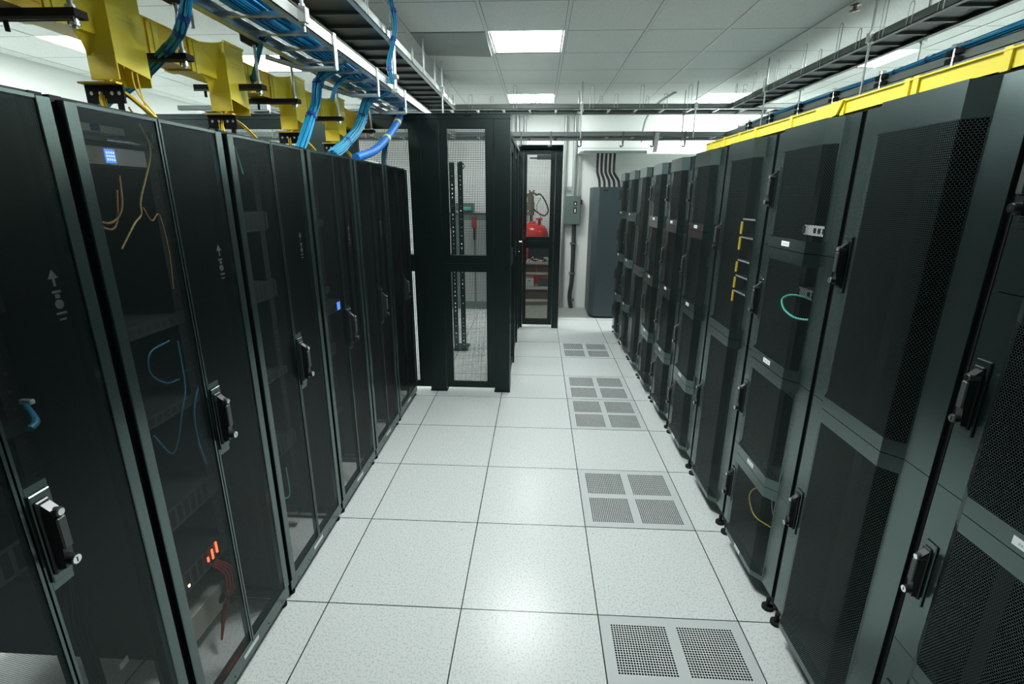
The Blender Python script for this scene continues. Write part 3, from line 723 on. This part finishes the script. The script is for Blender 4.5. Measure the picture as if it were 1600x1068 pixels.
o = thing('metal_box', (-.12, 7.28, SZ[1]+.001), 'grey box with two round holes on the third shelf', 'box')
MB().bbox(-.11, .07, -.04, .16, 0, .13, 'silver', .004).build('case', o)
for x in (-.07, .01): MB().cyl((x, -.042, .09), (x, -.04, .09), .012, 'gap', 12).build('round_hole', o)
tag(MB().bbox(.02, .17, 7.25, 7.42, SZ[1]+.001, SZ[1]+.09, 'slate', .003).build('metal_box'), 'teal grey box beside the box with two holes', 'box')
tag(MB().bbox(-.2, .18, 7.23, 7.45, .001, .22, 'beige', .004).build('storage_box'), 'pale tan box on the floor under the shelf', 'box')

# disconnect switch, conduits, pipes
t = thing('disconnect_switch', (.535, 8.02, 1.36), 'grey electrical disconnect box with a red knob on the back wall', 'switch box')
MB().bbox(-.125, .125, 0, .13, 0, .435, 'grey', .006).build('enclosure', t)
for z0, z1, m in ((.29, .35, 'gap'), (.17, .26, 'gap')): MB().box(.015, .065, -.004, 0, z0, z1, m).box(.03, .05, -.007, -.004, z0+.015, z1-.02, 'white').build('toggle', t)
MB().bbox(.125, .15, .02, .07, .30, .38, 'redd', .006).build('knob', t)
mb = MB().tube(spline([(.575, 8.10, 1.36), (.575, 8.10, .7), (.568, 8.10, .42), (.545, 8.09, .25), (.55, 8.09, .12), (.575, 8.09, .0)]), .034, 'darkpipe', 14)
t = thing('flexible_conduit', (0, 0, 0), 'dark grey conduit running down from the disconnect box to the floor', 'conduit')
mb.build('tube', t)
for z in (1.06, .58, .14): MB().box(.52, .62, 8.06, 8.148, z-.012, z+.012, 'grey').build('clamp', t)
PG = 'vertical conduits on the back wall'
for x, r, z0, z1, lab in ((.40, .026, 0., 2.99, 'vertical grey conduit just left of the disconnect box, running floor to ceiling'), (.545, .030, 1.80, 2.99, 'bright conduit entering the top of the disconnect box'),
                          (.625, .012, 1.80, 2.99, 'thin pipe on the wall right above the disconnect box'),
                          (-.445, .022, 0., 2.99, 'leftmost of the three conduits above the cage corner'), (-.335, .034, 0., 2.99, 'widest conduit above the cage corner, middle of three'), (-.225, .022, 0., 2.99, 'rightmost of the three conduits above the cage corner'),):
    o = tag(MB().cyl((x, 8.10, z0), (x, 8.10, z1), r, 'conduit', 14).build('conduit'), lab, 'conduit', PG)
tag(MB().box(.425, .52, 8.07, 8.11, 1.90, 1.93, 'zinc').build('strut_bracket'), 'short bracket joining the two conduits above the disconnect box', 'bracket')
t = thing('cooling_unit', (.80, 7.39, 0), 'tall slate blue cooling cabinet standing at the back wall', 'cabinet')
MB().prism([(0, .14), (.07, .0), (.95, .0), (.95, .70), (0, .70)], 'z', .03, 1.915, 'slate').build('body', t)
MB().prism([(.02, .15), (.08, .02), (.95, .02), (.95, .68), (.02, .68)], 'z', 0, .03, 'gap').build('plinth', t)
MB().box(.13, .19, -.002, 0, 1.86, 1.875, 'gap').build('badge', t)
CP = 'dark pipes above the cooling unit'
for k in range(5):
    x = .875+.062*k; b = .05+.012*k
    o = tag(MB().tube(spline([(x, 7.9, 2.404), (x, 7.9, 2.2), (x+.01, 7.9, 2.12), (x+b*.8, 7.9, 2.02), (x+b, 7.9, 1.916)]), .019, 'copper', 10).build('pipe'), ('first', 'second', 'third', 'fourth', 'fifth')[k]+' from the left of five dark bent pipes above the slate cabinet', 'pipe', CP)

# ------------------------------------------------------------------ ladder racks (cable trays)
def tray(name, axis, a0, a1, c0, c1, z, label, rail='rung', pan=True, rods=(), posts=(), step=.229, rodtop=2.99, rodbot=None, rungoff=0., rw=.034):
    """axis 'y' or 'x' = run direction from a0 to a1; c0..c1 across; z = bottom of the rails"""
    t = thing(name, (0, 0, 0), label, 'cable tray')
    def B(mb, p0, p1, q0, q1, zz0, zz1, m):
        return mb.box(q0, q1, p0, p1, zz0, zz1, m) if axis == 'y' else mb.box(p0, p1, q0, q1, zz0, zz1, m)
    h = .048
    for q in ((c0, c0+rw), (c1-rw, c1)):
        out = q[0] if q[0] == c0 else q[1]-.004
        mb = MB(); B(mb, a0, a1, out, out+.004, z, z+h, rail); B(mb, a0, a1, q[0], q[1], z, z+.004, rail); B(mb, a0, a1, q[0], q[1], z+h-.004, z+h, rail)
        mb.build('side_rail', t)
    n = int((a1-a0)/step)
    for k in range(n):
        p = a0+.1+rungoff+k*step; mb = MB(); B(mb, p, p+.026, c0+.004, c1-.004, z+.010, z+.026, 'pan' if pan else 'zinc'); mb.build('rung', t)
    if pan:
        mb = MB(); B(mb, a0, a1, c0+.006, c1-.006, z+.027, z+.030, 'pan'); mb.build('tray_pan', t)
    for (p, q) in rods:
        P = (q, p) if axis == 'y' else (p, q); mb = MB()
        rb = z-.02 if rodbot is None else rodbot
        mb.cyl((*P, rb), (*P, rodtop), .0075, 'conduit', 8)
        for zz in (z-.012, z+h): mb.cyl((*P, zz), (*P, zz+.014), .013, 'zinc', 6)
        mb.box(P[0]-.018, P[0]+.018, P[1]-.018, P[1]+.018, z-.003, z+h+.003, 'zinc'); mb.build('hanger_rod', t)
    for (p, q, hh) in posts:
        mb = MB(); w = .018
        pts = [(0, z+.002), (0, z+h+hh-.02), (w*.3, z+h+hh-.005), (w, z+h+hh), (w*1.7, z+h+hh-.005), (2*w, z+h+hh-.02), (2*w, z+.002)]
        mb.tube([((q, p+a, zz) if axis == 'y' else (p+a, q, zz)) for a, zz in pts], .0030, 'conduit', 6); mb.build('retaining_hoop', t)
    return t
ps = []
y = 3.05
while y < 6.0: ps.append((y, 2.077, .17)); y += .47
y = 3.28
while y < 6.0: ps.append((y, 2.077, .07)); y += .47
tray('ladder_rack', 'y', .2, 6.03, 2.08, 2.37, 2.722, 'dark upper ladder rack running over the back of the right row', rods=[(3.62, 2.066), (5.11, 2.066), (3.62, 2.384), (5.11, 2.384), (2.1, 2.066)], posts=ps, rodbot=2.42)
tray('ladder_rack', 'y', .2, 6.03, 2.08, 2.37, 2.435, 'dark lower ladder rack behind the yellow duct, carrying blue cables', rail='railgrey', pan=False, rods=[])
ps = [(x, 6.027, .19) for x in (-.30, .55, 1.10, 1.62, 2.2)]+[(x, 6.027, .10) for x in (-.8, -.10, .82, 1.36)]+[(x, 6.483, .16) for x in (-.6, -.05, .7, 1.25)]
tray('ladder_rack', 'x', -4.2, 4.6, 6.032, 6.478, 2.722, 'grey upper ladder rack crossing the room behind the cage', rail='railgrey', pan=False, rods=[(.46, 6.02), (.46, 6.49), (1.71, 6.02), (1.71, 6.49), (-2.0, 6.02), (-3.1, 6.02), (3.6, 6.02)], posts=ps, step=.305, rodbot=2.42, rw=.06)
t = tray('ladder_rack', 'x', -4.2, 4.6, 6.032, 6.478, 2.435, 'grey lower ladder rack crossing the room above the gate', rail='railgrey', pan=False, rods=[], step=.305, rw=.06)
for x in (-.22, .12, .46, .93, 1.27, 1.62):
    MB().box(x, x+.018, 6.024, 6.031, 2.36, 2.486, 'rung').tube(spline([(x+.009, 6.028, 2.36), (x+.008, 6.02, 2.335), (x-.012, 6.0, 2.325), (x-.03, 6.0, 2.335)], 4), .008, 'rung', 8).build('j_hook', t)
ps = [(y, -.947, h) for y, h in ((2.75, .06), (3.0, .17), (4.0, .05), (4.38, .26), (4.83, .26), (5.5, .16), (5.8, .06))]
tray('ladder_rack', 'y', .2, 6.03, -1.30, -.95, 2.722, 'dark upper ladder rack with a solid pan above the left row', rail='zinc', rods=[(5.13, -.936), (5.13, -1.314), (2.05, -1.314)], posts=ps, rodbot=2.38)
t = tray('ladder_rack', 'y', .2, 6.03, -1.28, -.955, 2.435, 'bright lower ladder rack full of blue cables above the left row', rail='zinc', pan=False, rods=[(2.18, -.942)], rodtop=2.72, posts=[], rodbot=2.40)
for y in (2.50, 3.13, 3.75): MB().box(-.954, -.948, y, y+.03, 2.34, 2.49, 'zinc').build('drop_bracket', t); 
for y in (2.50, 3.13, 3.75): MB().tube([(-.951, y+.015, 2.345), (-1.10, y-.01, 2.340), (-1.26, y-.03, 2.385)], .011, 'zinc', 8).build('drop_bar', t)
for y in (1.92, 2.45, 2.80, 3.56):
    MB().bbox(-1.335, -1.281, y-.05, y+.05, 2.430, 2.470, 'gap', .005).build('rail_clamp', t)
# tall silver hanger pipe with blue cables strapped to it
t = thing('hanger_pipe', (-.925, 3.42, 0), 'bright steel pipe hanging from the ceiling through both left ladder racks', 'pipe')
MB().cyl((0, 0, 2.40), (0, 0, 2.99), .013, 'zinc', 14).build('tube', t)
for z in (2.415, 2.50, 2.69, 2.78): MB().bbox(-.022, .022, -.022, .022, z-.014, z+.014, 'zinc', .004).build('clamp', t)

# ------------------------------------------------------------------ blue cables
def bundle(name, pts, n, R, r, label, ties=(), seed=1, fan=None, mats=('blue', 'blue', 'blue2'), cat='cable bundle', group='blue cable bundles', tm='tie', flatten=1., k=10):
    rnd = random.Random(seed); path = spline(pts, k); N = len(path)
    t = thing(name, path[0], label, cat, group); o0 = path[0]
    up = Vector((1, 0, 0)); fr = []
    for i, p in enumerate(path):
        d = (path[min(i+1, N-1)]-path[max(i-1, 0)]).normalized()
        u = (up-d*up.dot(d)).normalized(); fr.append((p, u, d.cross(u), d))
    for mname in dict.fromkeys(mats): pass
    mb = MB()
    for c in range(n):
        a = rnd.uniform(0, 2*PI); q = math.sqrt(rnd.random())
        ph = rnd.uniform(0, 6); m = rnd.choice(mats); pp = []
        for i, (p, u, w, d) in enumerate(fr):
            f = fan(i/(N-1)) if fan else 1.
            f *= 1+.10*math.sin(ph+i*.35)
            pp.append(p+u*(R*q*math.cos(a)*f)+w*(R*q*math.sin(a)*min(f, 1.1)*flatten)-o0)
        mb.tube(pp, r, m, 5)
    mb.build('cables', t)
    for s in ties:
        i = min(int(s*(N-1)), N-2); p, u, w, d = fr[i]; f = fan(i/(N-1)) if fan else 1.
        c = p-o0; rr = R*f*1.05+r; mbt = MB(); K = 14; vs = []
        for dd in (-.010, .010):
            for kk in range(K): vs.append(c+d*dd+u*(rr*math.cos(2*PI*kk/K))+w*((R*min(f, 1.1)*flatten*1.05+r)*math.sin(2*PI*kk/K)))
        mbt.add(vs, [[kk, (kk+1) % K, K+(kk+1) % K, K+kk] for kk in range(K)], tm, True)
        mbt.build('cable_tie', t)
    return t
bundle('cable_bundle', [(-1.12, .5, 2.49), (-1.11, 1.4, 2.49), (-1.12, 2.2, 2.49), (-1.11, 2.9, 2.488), (-1.13, 3.4, 2.49), (-1.10, 4.2, 2.49)], 70, .085, .0042, 'blue cable bundle lying in the bright lower ladder rack over the left row', ties=(.40, .47, .53, .60, .68, .75), seed=3, flatten=.42)
fan = lambda f0, s: (lambda x: 1.+f0*max(0., 1-x/s)**2)
bundle('cable_bundle', [(-1.16, 1.86, 2.49), (-1.18, 1.835, 2.40), (-1.22, 1.848, 2.335), (-1.3, 1.901, 2.292), (-1.42, 1.955, 2.24), (-1.5, 1.985, 2.20), (-1.57, 1.976, 2.155), (-1.62, 1.93, 2.10), (-1.65, 1.88, 1.998)], 24, .0155, .0034, 'nearest drooping blue cable bundle, beside the nearest yellow spout', ties=(.22, .31, .42, .60, .78), seed=5)
bundle('cable_bundle', [(-1.19, 2.46, 2.50), (-1.25, 2.452, 2.46), (-1.33, 2.522, 2.382), (-1.43, 2.635, 2.315), (-1.50, 2.66, 2.24), (-1.55, 2.60, 2.16), (-1.58, 2.55, 2.10), (-1.6, 2.5, 1.998)], 14, .011, .0034, 'thin drooping blue cable bundle behind the second yellow spout', ties=(.16, .40, .62, .9), seed=6)
bundle('cable_bundle', [(-1.13, 3.08, 2.50), (-1.2, 3.03, 2.45), (-1.25, 3.004, 2.383), (-1.25, 2.931, 2.256), (-1.25, 2.804, 2.126), (-1.25, 2.68, 2.0)], 40, .026, .0036, 'broad drooping blue cable bundle left of centre, fanned at its top', ties=(.40, .70), seed=7, fan=fan(1.6, .38))
bundle('cable_bundle', [(-1.10, 3.72, 2.50), (-1.16, 3.70, 2.45), (-1.2, 3.66, 2.376), (-1.2, 3.468, 2.208), (-1.2, 3.2, 2.08), (-1.2, 2.98, 2.0)], 44, .032, .0036, 'broad drooping blue cable bundle farthest along the left row, fanned at its top', ties=(.52, .78), seed=8, fan=fan(1.9, .5))
t = thing('sheathed_cable', (0, 0, 0), 'bright blue sheathed cable with yellow tape bands at the end of the left row', 'cable bundle')
pth = spline([(-1.08, 4.28, 2.50), (-1.1, 4.26, 2.46), (-1.1, 4.08, 2.326), (-1.1, 3.775, 2.181), (-1.1, 3.459, 2.068), (-1.12, 3.15, 2.0)], 10)
MB().tube(pth, .026, 'sheath', 14).build('sheath', t)
for i in (12, 20, 30):
    MB().tube([pth[i], pth[i+1]], .0285, 'tieY', 14).build('tape_band', t)
bundle('cable_bundle', [(-.93, 3.38, 2.46), (-.945, 3.385, 2.56), (-.91, 3.375, 2.68), (-.89, 3.37, 2.80), (-.925, 3.37, 2.98)], 12, .013, .0036, 'vertical blue cable bundle strapped to the bright hanger pipe', ties=(.2, .55, .84), seed=9)
bundle('cable_bundle', [(-.93, 3.40, 2.46), (-1.0, 3.36, 2.48), (-1.10, 3.2, 2.475), (-1.17, 3.1, 2.40), (-1.2, 3.05, 2.30)], 5, .010, .0034, 'loose blue cables crossing the bright ladder rack by the hanger pipe', seed=12)
bundle('cable_bundle', [(2.14, .6, 2.515), (2.12, 2.0, 2.52), (2.13, 2.9, 2.51), (2.15, 3.6, 2.505), (2.13, 4.4, 2.505), (2.15, 5.8, 2.50)], 26, .040, .004, 'blue cable bundle lying in the lower ladder rack over the right row', ties=(.40, .47, .55), seed=10, flatten=.5)
bundle('cable_bundle', [(-1.12, 4.50, 2.50), (-1.2, 4.47, 2.44), (-1.33, 4.5, 2.2), (-1.38, 4.6, 2.0), (-1.32, 4.6, 1.8), (-1.3, 4.6, 1.5)], 14, .02, .0036, 'blue cable bundle hanging behind the left cage mesh', seed=11)
BRG = 'black rod brackets along the right ladder rack'
for j, y in enumerate((2.88, 3.43, 3.93, 4.42, 4.93, 5.4)):
    t = thing('rod_bracket', (2.066, y, 2.43), ('first', 'second', 'third', 'fourth', 'fifth', 'sixth')[j]+' black rod bracket from the camera on the right lower ladder rack', 'bracket', BRG)
    MB().cyl((0, 0, -.04), (0, 0, .075), .009, 'steel', 10).bbox(-.015, .015, -.015, .015, .066, .086, 'chrome', .003).build('bolt', t)
    for z in (.0, .038):
        MB().bbox(-.012, .0145, -.045, -.010, z, z+.026, 'gap', .003).bbox(-.012, .0145, .010, .045, z, z+.026, 'gap', .003).build('clamp_block', t)

# ------------------------------------------------------------------ yellow fibre ducts
def trough(mb, y0, y1, x0, x1, z0, z1, m='yellow', lip=.007, w=.004):
    mb.box(x0, x1, y0, y1, z0, z0+w, m).box(x0, x0+w, y0, y1, z0+w, z1, m).box(x1-w, x1, y0, y1, z0+w, z1, m)
    mb.box(x0-lip, x0, y0, y1, z1-w, z1, m).box(x1, x1+lip, y0, y1, z1-w, z1, m)
X0, X1 = -1.478, -1.385            # the chute of a spout
D0, D1 = -1.545, -1.435            # the straight duct
def make_tee():
    """side-exit waterfall spout: y = 0 is the near face of the chute; z absolute"""
    t = thing('duct_spout', (0, 0, 0), '', 'cable duct')
    w = .004; K = 8
    def loft(sy, y0, yspan):
        """flared wall that leaves the duct wall and turns into the near (sy=-1) or far (sy=1) face of the chute"""
        mb = MB(); vs = []
        for i in range(K+1):
            a = i/K*PI/2; f = 1-math.cos(a); g = math.sin(a)
            tx, ty = D1+(X1-D1)*f, y0+sy*yspan*(1-g)
            bx, by, bz = D1+(X0-D1)*math.sin(a)**1.2, ty, 2.274-.090*(1-math.cos(a))
            tz = 2.392+.028*i/K
            for j in range(5): q = j/4; vs.append((bx+(tx-bx)*q, by, bz+(tz-bz)*q))
        fs = [[i*5+j, (i+1)*5+j, (i+1)*5+j+1, i*5+j+1] for i in range(K) for j in range(4)]
        mb.add(vs, fs, 'yellow', True)
        mb.add([(x, y-sy*w, z) for x, y, z in vs], fs, 'yellow', True)
        ys = y0-sy*w; mb.prism([(X0, 2.142), (X1, 2.142), (X1, 2.42), (X0, 2.184)], 'y', min(y0, ys), max(y0, ys), 'yellow')
        return mb
    loft(-1, 0, .115).build('near_flare', t); loft(1, .145, .08).build('far_flare', t)
    MB().prism([(.004, 2.192), (.141, 2.170), (.141, 2.425), (.004, 2.420)], 'x', X1-w, X1, 'yellow').box(X1-w, X1+.006, 0, .145, 2.414, 2.424, 'yellow').build('aisle_side', t)
    MB().box(X0, X0+w, .004, .141, 2.142, 2.25, 'yellow').build('back_side', t)
    mb = MB(); trough(mb, -.115, .225, D0, D1, 2.272, 2.392, 'yellow'); 
    mb.build('duct_section', t)
    MB().bbox(X0-.002, X1+.003, -.004, .0, 2.140, 2.212, 'yellow', .0015).build('lower_flap', t)
    mb = MB()
    for k, (z, a) in enumerate(((2.345, .035), (2.330, .045))):
        for q in range(8): mb.box(X1, X1+.0008, a+q*.010, a+q*.010+.006, z-.002, z+.002, 'yellow')
    mb.build('moulded_mark', t)
    return t
TY = [1.73, 2.355, 2.985, 3.60]
TLAB = ['nearest yellow duct spout with fibre cords dropping from it', 'second yellow duct spout from the camera', 'third yellow duct spout from the camera', 'farthest yellow duct spout, beside the broad blue bundle']
tee = make_tee()
for i, y in enumerate(TY):
    o = tee if i == 0 else copy_tree(tee)
    o.location = (0, y, 0); o['label'] = TLAB[i]; o['group'] = 'yellow duct spouts over the left row'
segs = [(.9, TY[0]-.117), (TY[0]+.227, TY[1]-.117), (TY[1]+.227, TY[2]-.117), (TY[2]+.227, TY[3]-.117), (TY[3]+.227, 4.28)]
SLAB = ['yellow duct length before the nearest spout, at the top left corner', 'yellow duct length between the first and second spout', 'yellow duct length between the second and third spout', 'yellow duct length between the third and fourth spout', 'yellow duct length beyond the farthest spout']
for i, (a, b) in enumerate(segs):
    t = thing('cable_duct', (0, 0, 0), SLAB[i], 'cable duct', 'straight yellow ducts over the left row')
    mb = MB(); trough(mb, a, b, D0, D1, 2.272, 2.392, 'yellow_d'); mb.build('trough', t)
    for c in ((a+.028, b-.028) if i else (b-.028,)):
        mb = MB(); trough(mb, c-.026, c+.026, D0-.006, D1+.006, 2.266, 2.384, 'yellow', .006)
        mb.box(D1+.006, D1+.010, c-.004, c+.004, 2.262, 2.384, 'yellow').build('coupler', t)
    if b-a > .2:
        mb = MB()
        for z in (2.300, 2.345): mb.box(D1, D1+.003, a+.06, b-.06, z, z+.006, 'yellow_d')
        mb.build('side_rib', t)
# struts that carry the duct
for j, y in enumerate((1.50, 1.945, 2.452, 2.80, 3.40, 4.05)):
    t = thing('duct_hanger', (-1.30, y, 2.25), ('nearest', 'second', 'third', 'fourth', 'fifth', 'farthest')[j]+' black strut with a steel rod holding up the yellow duct', 'hanger', 'struts under the yellow duct')
    MB().box(-.30 if j else -.7, .025, -.022, .022, -.004, .0165, 'gap').box(-.30 if j else -.7, .02, -.022, -.019, -.012, -.004, 'darkpipe').build('strut', t)
    mb = MB().cyl((0, 0, -.03), (0, 0, .185), .0075, 'conduit', 10).cyl((0, 0, .012), (0, 0, .028), .014, 'zinc', 6).cyl((0, 0, -.022), (0, 0, -.004), .015, 'steel', 6)
    mb.build('rod', t)
    for x in (-.26, -.20): MB().cyl((x, 0, -.034), (x, 0, -.004), .006, 'gap', 8).build('bolt', t)
# fibre brackets and cords under each spout
for i, y in enumerate(TY):
    t = thing('cable_bracket', (-1.42, y-.02, 2.0), ('nearest', 'second', 'third', 'farthest')[i]+' black bracket with screw holes under a yellow spout', 'bracket', 'black brackets under the yellow spouts')
    mb = MB().box(-.07, .06, -.006, 0, .065, .125, 'gap').box(-.07, .06, -.03, 0, .12, .126, 'yellow_d').box(-.06, -.04, -.004, 0, 0, .065, 'gap').box(.03, .05, -.004, 0, 0, .065, 'gap')
    mb.build('plate', t)
    for x in (-.05, -.02, .02, .045): MB().cyl((x, -.0068, .095), (x, -.006, .095), .006, 'steel', 10).build('screw', t)
    for s in (-1, 1):
        mb = MB(); rnd = random.Random(20+i*3+s)
        for k in range(9 if i < 2 else 6):
            e = rnd.uniform(-.010, .010); f = rnd.uniform(-.010, .010)
            if s < 0: pts = [(-1.435+e, y+.03, 2.16), (-1.43+e, y-.005+f, 2.11), (-1.425+e, y-.035+f, 2.07), (-1.40+e, y-.04+f, 1.999)]
            else: pts = [(-1.435+e, y+.03, 2.17), (-1.42+e, y-.01+f, 2.118), (-1.37+e, y-.01+f, 2.10), (-1.33+e, y+.01+f, 2.06), (-1.29+e, y+.04, 1.999)]
            mb.tube(spline(pts, 6), .0024, 'fiber', 5)
        o = mb.build('fibre_bundle'); tag(o, ('left', 'right')[s > 0]+' strand of yellow fibre cords looping from the '+('nearest', 'second', 'third', 'farthest')[i]+' spout', 'cable', 'yellow fibre strands under the spouts')
for k in range(2):
    cable('fibre_cable', [(-1.40, 1.83-.02*k, 2.22), (-1.375, 1.80-.02*k, 2.12), (-1.33+.02*k, 1.76, 2.04), (-1.30+.02*k, 1.745, 1.999)], .0028, 'fiber', ('right', 'left')[k]+' one of two single yellow cords hanging from the nearest spout', 'single yellow cords from the nearest spout')
tag(MB().lathe([(0, 0), (.09, .002), (.11, .012), (.105, .03), (.08, .036), (0, .037)], (-1.35, 3.98, 1.996), 'white', 24).build('plastic_lid'), 'white round dish on top of the last left rack', 'dish')

# yellow duct along the top front edge of the right row
t = thing('cable_duct', (0, 0, 0), 'long yellow duct along the top front edge of the right row', 'cable duct')
mb = MB(); a, b = .2, 3.42; za, zb = 2.057, 2.105
mb.box(1.062, 1.16, a, b, za, za+.004, 'yellow').box(1.062, 1.066, a, b, za, zb, 'yellow').box(1.156, 1.16, a, b, za, zb, 'yellow').box(1.055, 1.062, a, b, zb-.004, zb, 'yellow').build('trough', t)
for y in (3.30, 3.08, 2.86, 2.66, 2.30, 1.99, 1.93, 1.62, 1.585, 1.30):
    MB().box(1.056, 1.062, y, y+.022, za, zb+.004, 'yellow').box(1.062, 1.16, y, y+.022, zb, zb+.004, 'yellow').build('coupler', t)
for y in (1.93,):
    MB().prism([(y, zb), (y+.17, zb-.004), (y+.17, za+.004), (y+.1, za-.004), (y+.03, za+.004)], 'x', 1.048, 1.0545, 'yellow').build('side_outlet', t)

# hanging odds and ends near the crossing ladder racks
tag(MB().add([(1.30, 6.028, 2.475), (1.345, 6.028, 2.475), (1.318, 6.0, 2.27), (1.275, 6.0, 2.265), (1.30, 6.0325, 2.475), (1.345, 6.0325, 2.475), (1.318, 6.004, 2.27), (1.275, 6.004, 2.265)],
             [(0, 1, 2, 3), (4, 7, 6, 5), (0, 4, 5, 1), (1, 5, 6, 2), (2, 6, 7, 3), (3, 7, 4, 0)], 'conduit').build('metal_strap'), 'pale metal strap hanging from the lower crossing ladder rack', 'strap')
cable('grey_cable', [(1.62, 6.6, 2.99), (1.50, 6.9, 2.93), (1.42, 7.2, 2.80), (1.40, 7.3, 2.66), (1.39, 7.3, 2.5)], .014, 'conduit', 'grey cable curving down from the ceiling behind the crossing racks', None, 8)
t = thing('hanging_tag', (2.55, 6.9, 2.62), 'small white and red sign tag hanging beyond the crossing ladder racks', 'tag')
MB().box(-.045, .045, 0, .004, -.14, .10, 'white').build('card', t); MB().box(-.04, .04, -.002, 0, .0, .035, 'redd').build('red_band', t); MB().cyl((0, 0, .1), (0, 0, .37), .002, 'gap', 6).build('string', t)
t = thing('smoke_detector', (2.62, 6.5, CH), 'round white detector on the ceiling beside the far right light', 'detector')
MB().lathe([(.08, 0), (.08, -.012), (.06, -.03), (.03, -.036), (0, -.037)], (0, 0, 0), 'lampframe', 20).build('cover', t)
t = thing('sprinkler_head', (2.05, 3.83, CH), 'small dark sprinkler head on the ceiling by the right ladder rack', 'sprinkler')
MB().lathe([(.035, 0), (.035, -.004), (.012, -.006), (.012, -.03), (.03, -.034), (.03, -.037), (0, -.037)], (0, 0, 0), 'brass', 14).build('body', t)

# ------------------------------------------------------------------ light from the lamps behind and above the camera
def area(x, y, p):
    l = bpy.data.lights.new('ceiling_lamp', 'AREA'); l.shape = 'SQUARE'; l.size = .55; l.energy = p; l.color = (.95, 1., .985)
    o = bpy.data.objects.new('ceiling_lamp', l); C.objects.link(o); o.location = (x, y, CH-.004)
for (c, r) in ((0, -4), (4, -4), (-4, -3), (-4, -7), (-7, -3), (-6, 4), (8, 0), (8, -4), (8, 4)):
    area(CX0+(c+.5)*TS, CY0+(r+.5)*TS, 7. if c < -2 else (12. if c > 6 else 17.))
w = bpy.data.worlds.new('World'); bpy.context.scene.world = w; w.use_nodes = True
w.node_tree.nodes['Background'].inputs[0].default_value = (.75, .9, .88, 1); w.node_tree.nodes['Background'].inputs[1].default_value = .05

# ------------------------------------------------------------------ camera
F, PIT, YAW, ROL, HC = 768.83, .286925, -.0502261, .00512552, 1.777149
cam = bpy.data.cameras.new('Camera'); co = bpy.data.objects.new('Camera', cam); C.objects.link(co)
cam.sensor_width = 36; cam.sensor_fit = 'HORIZONTAL'; cam.lens = F/1600*36; cam.clip_start = .02; cam.clip_end = 60
fw = Vector((math.sin(YAW)*math.cos(PIT), math.cos(YAW)*math.cos(PIT), -math.sin(PIT)))
rt = Vector((math.cos(YAW), -math.sin(YAW), 0)); upv = rt.cross(fw)
c, s = math.cos(ROL), math.sin(ROL)
rt2 = rt*c+upv*s; up2 = upv*c-rt*s
R = Matrix((rt2, up2, -fw)).transposed()
co.matrix_world = Matrix.Translation((0, 0, HC)) @ R.to_4x4()
sc = bpy.context.scene; sc.camera = co
sc.view_settings.view_transform = 'Standard'; sc.view_settings.look = 'None'; sc.view_settings.gamma = 1.; sc.view_settings.use_curve_mapping = False
sc.cycles.diffuse_bounces = 8; sc.cycles.max_bounces = 14; sc.cycles.transparent_max_bounces = 16
sc.view_settings.exposure = 1.8
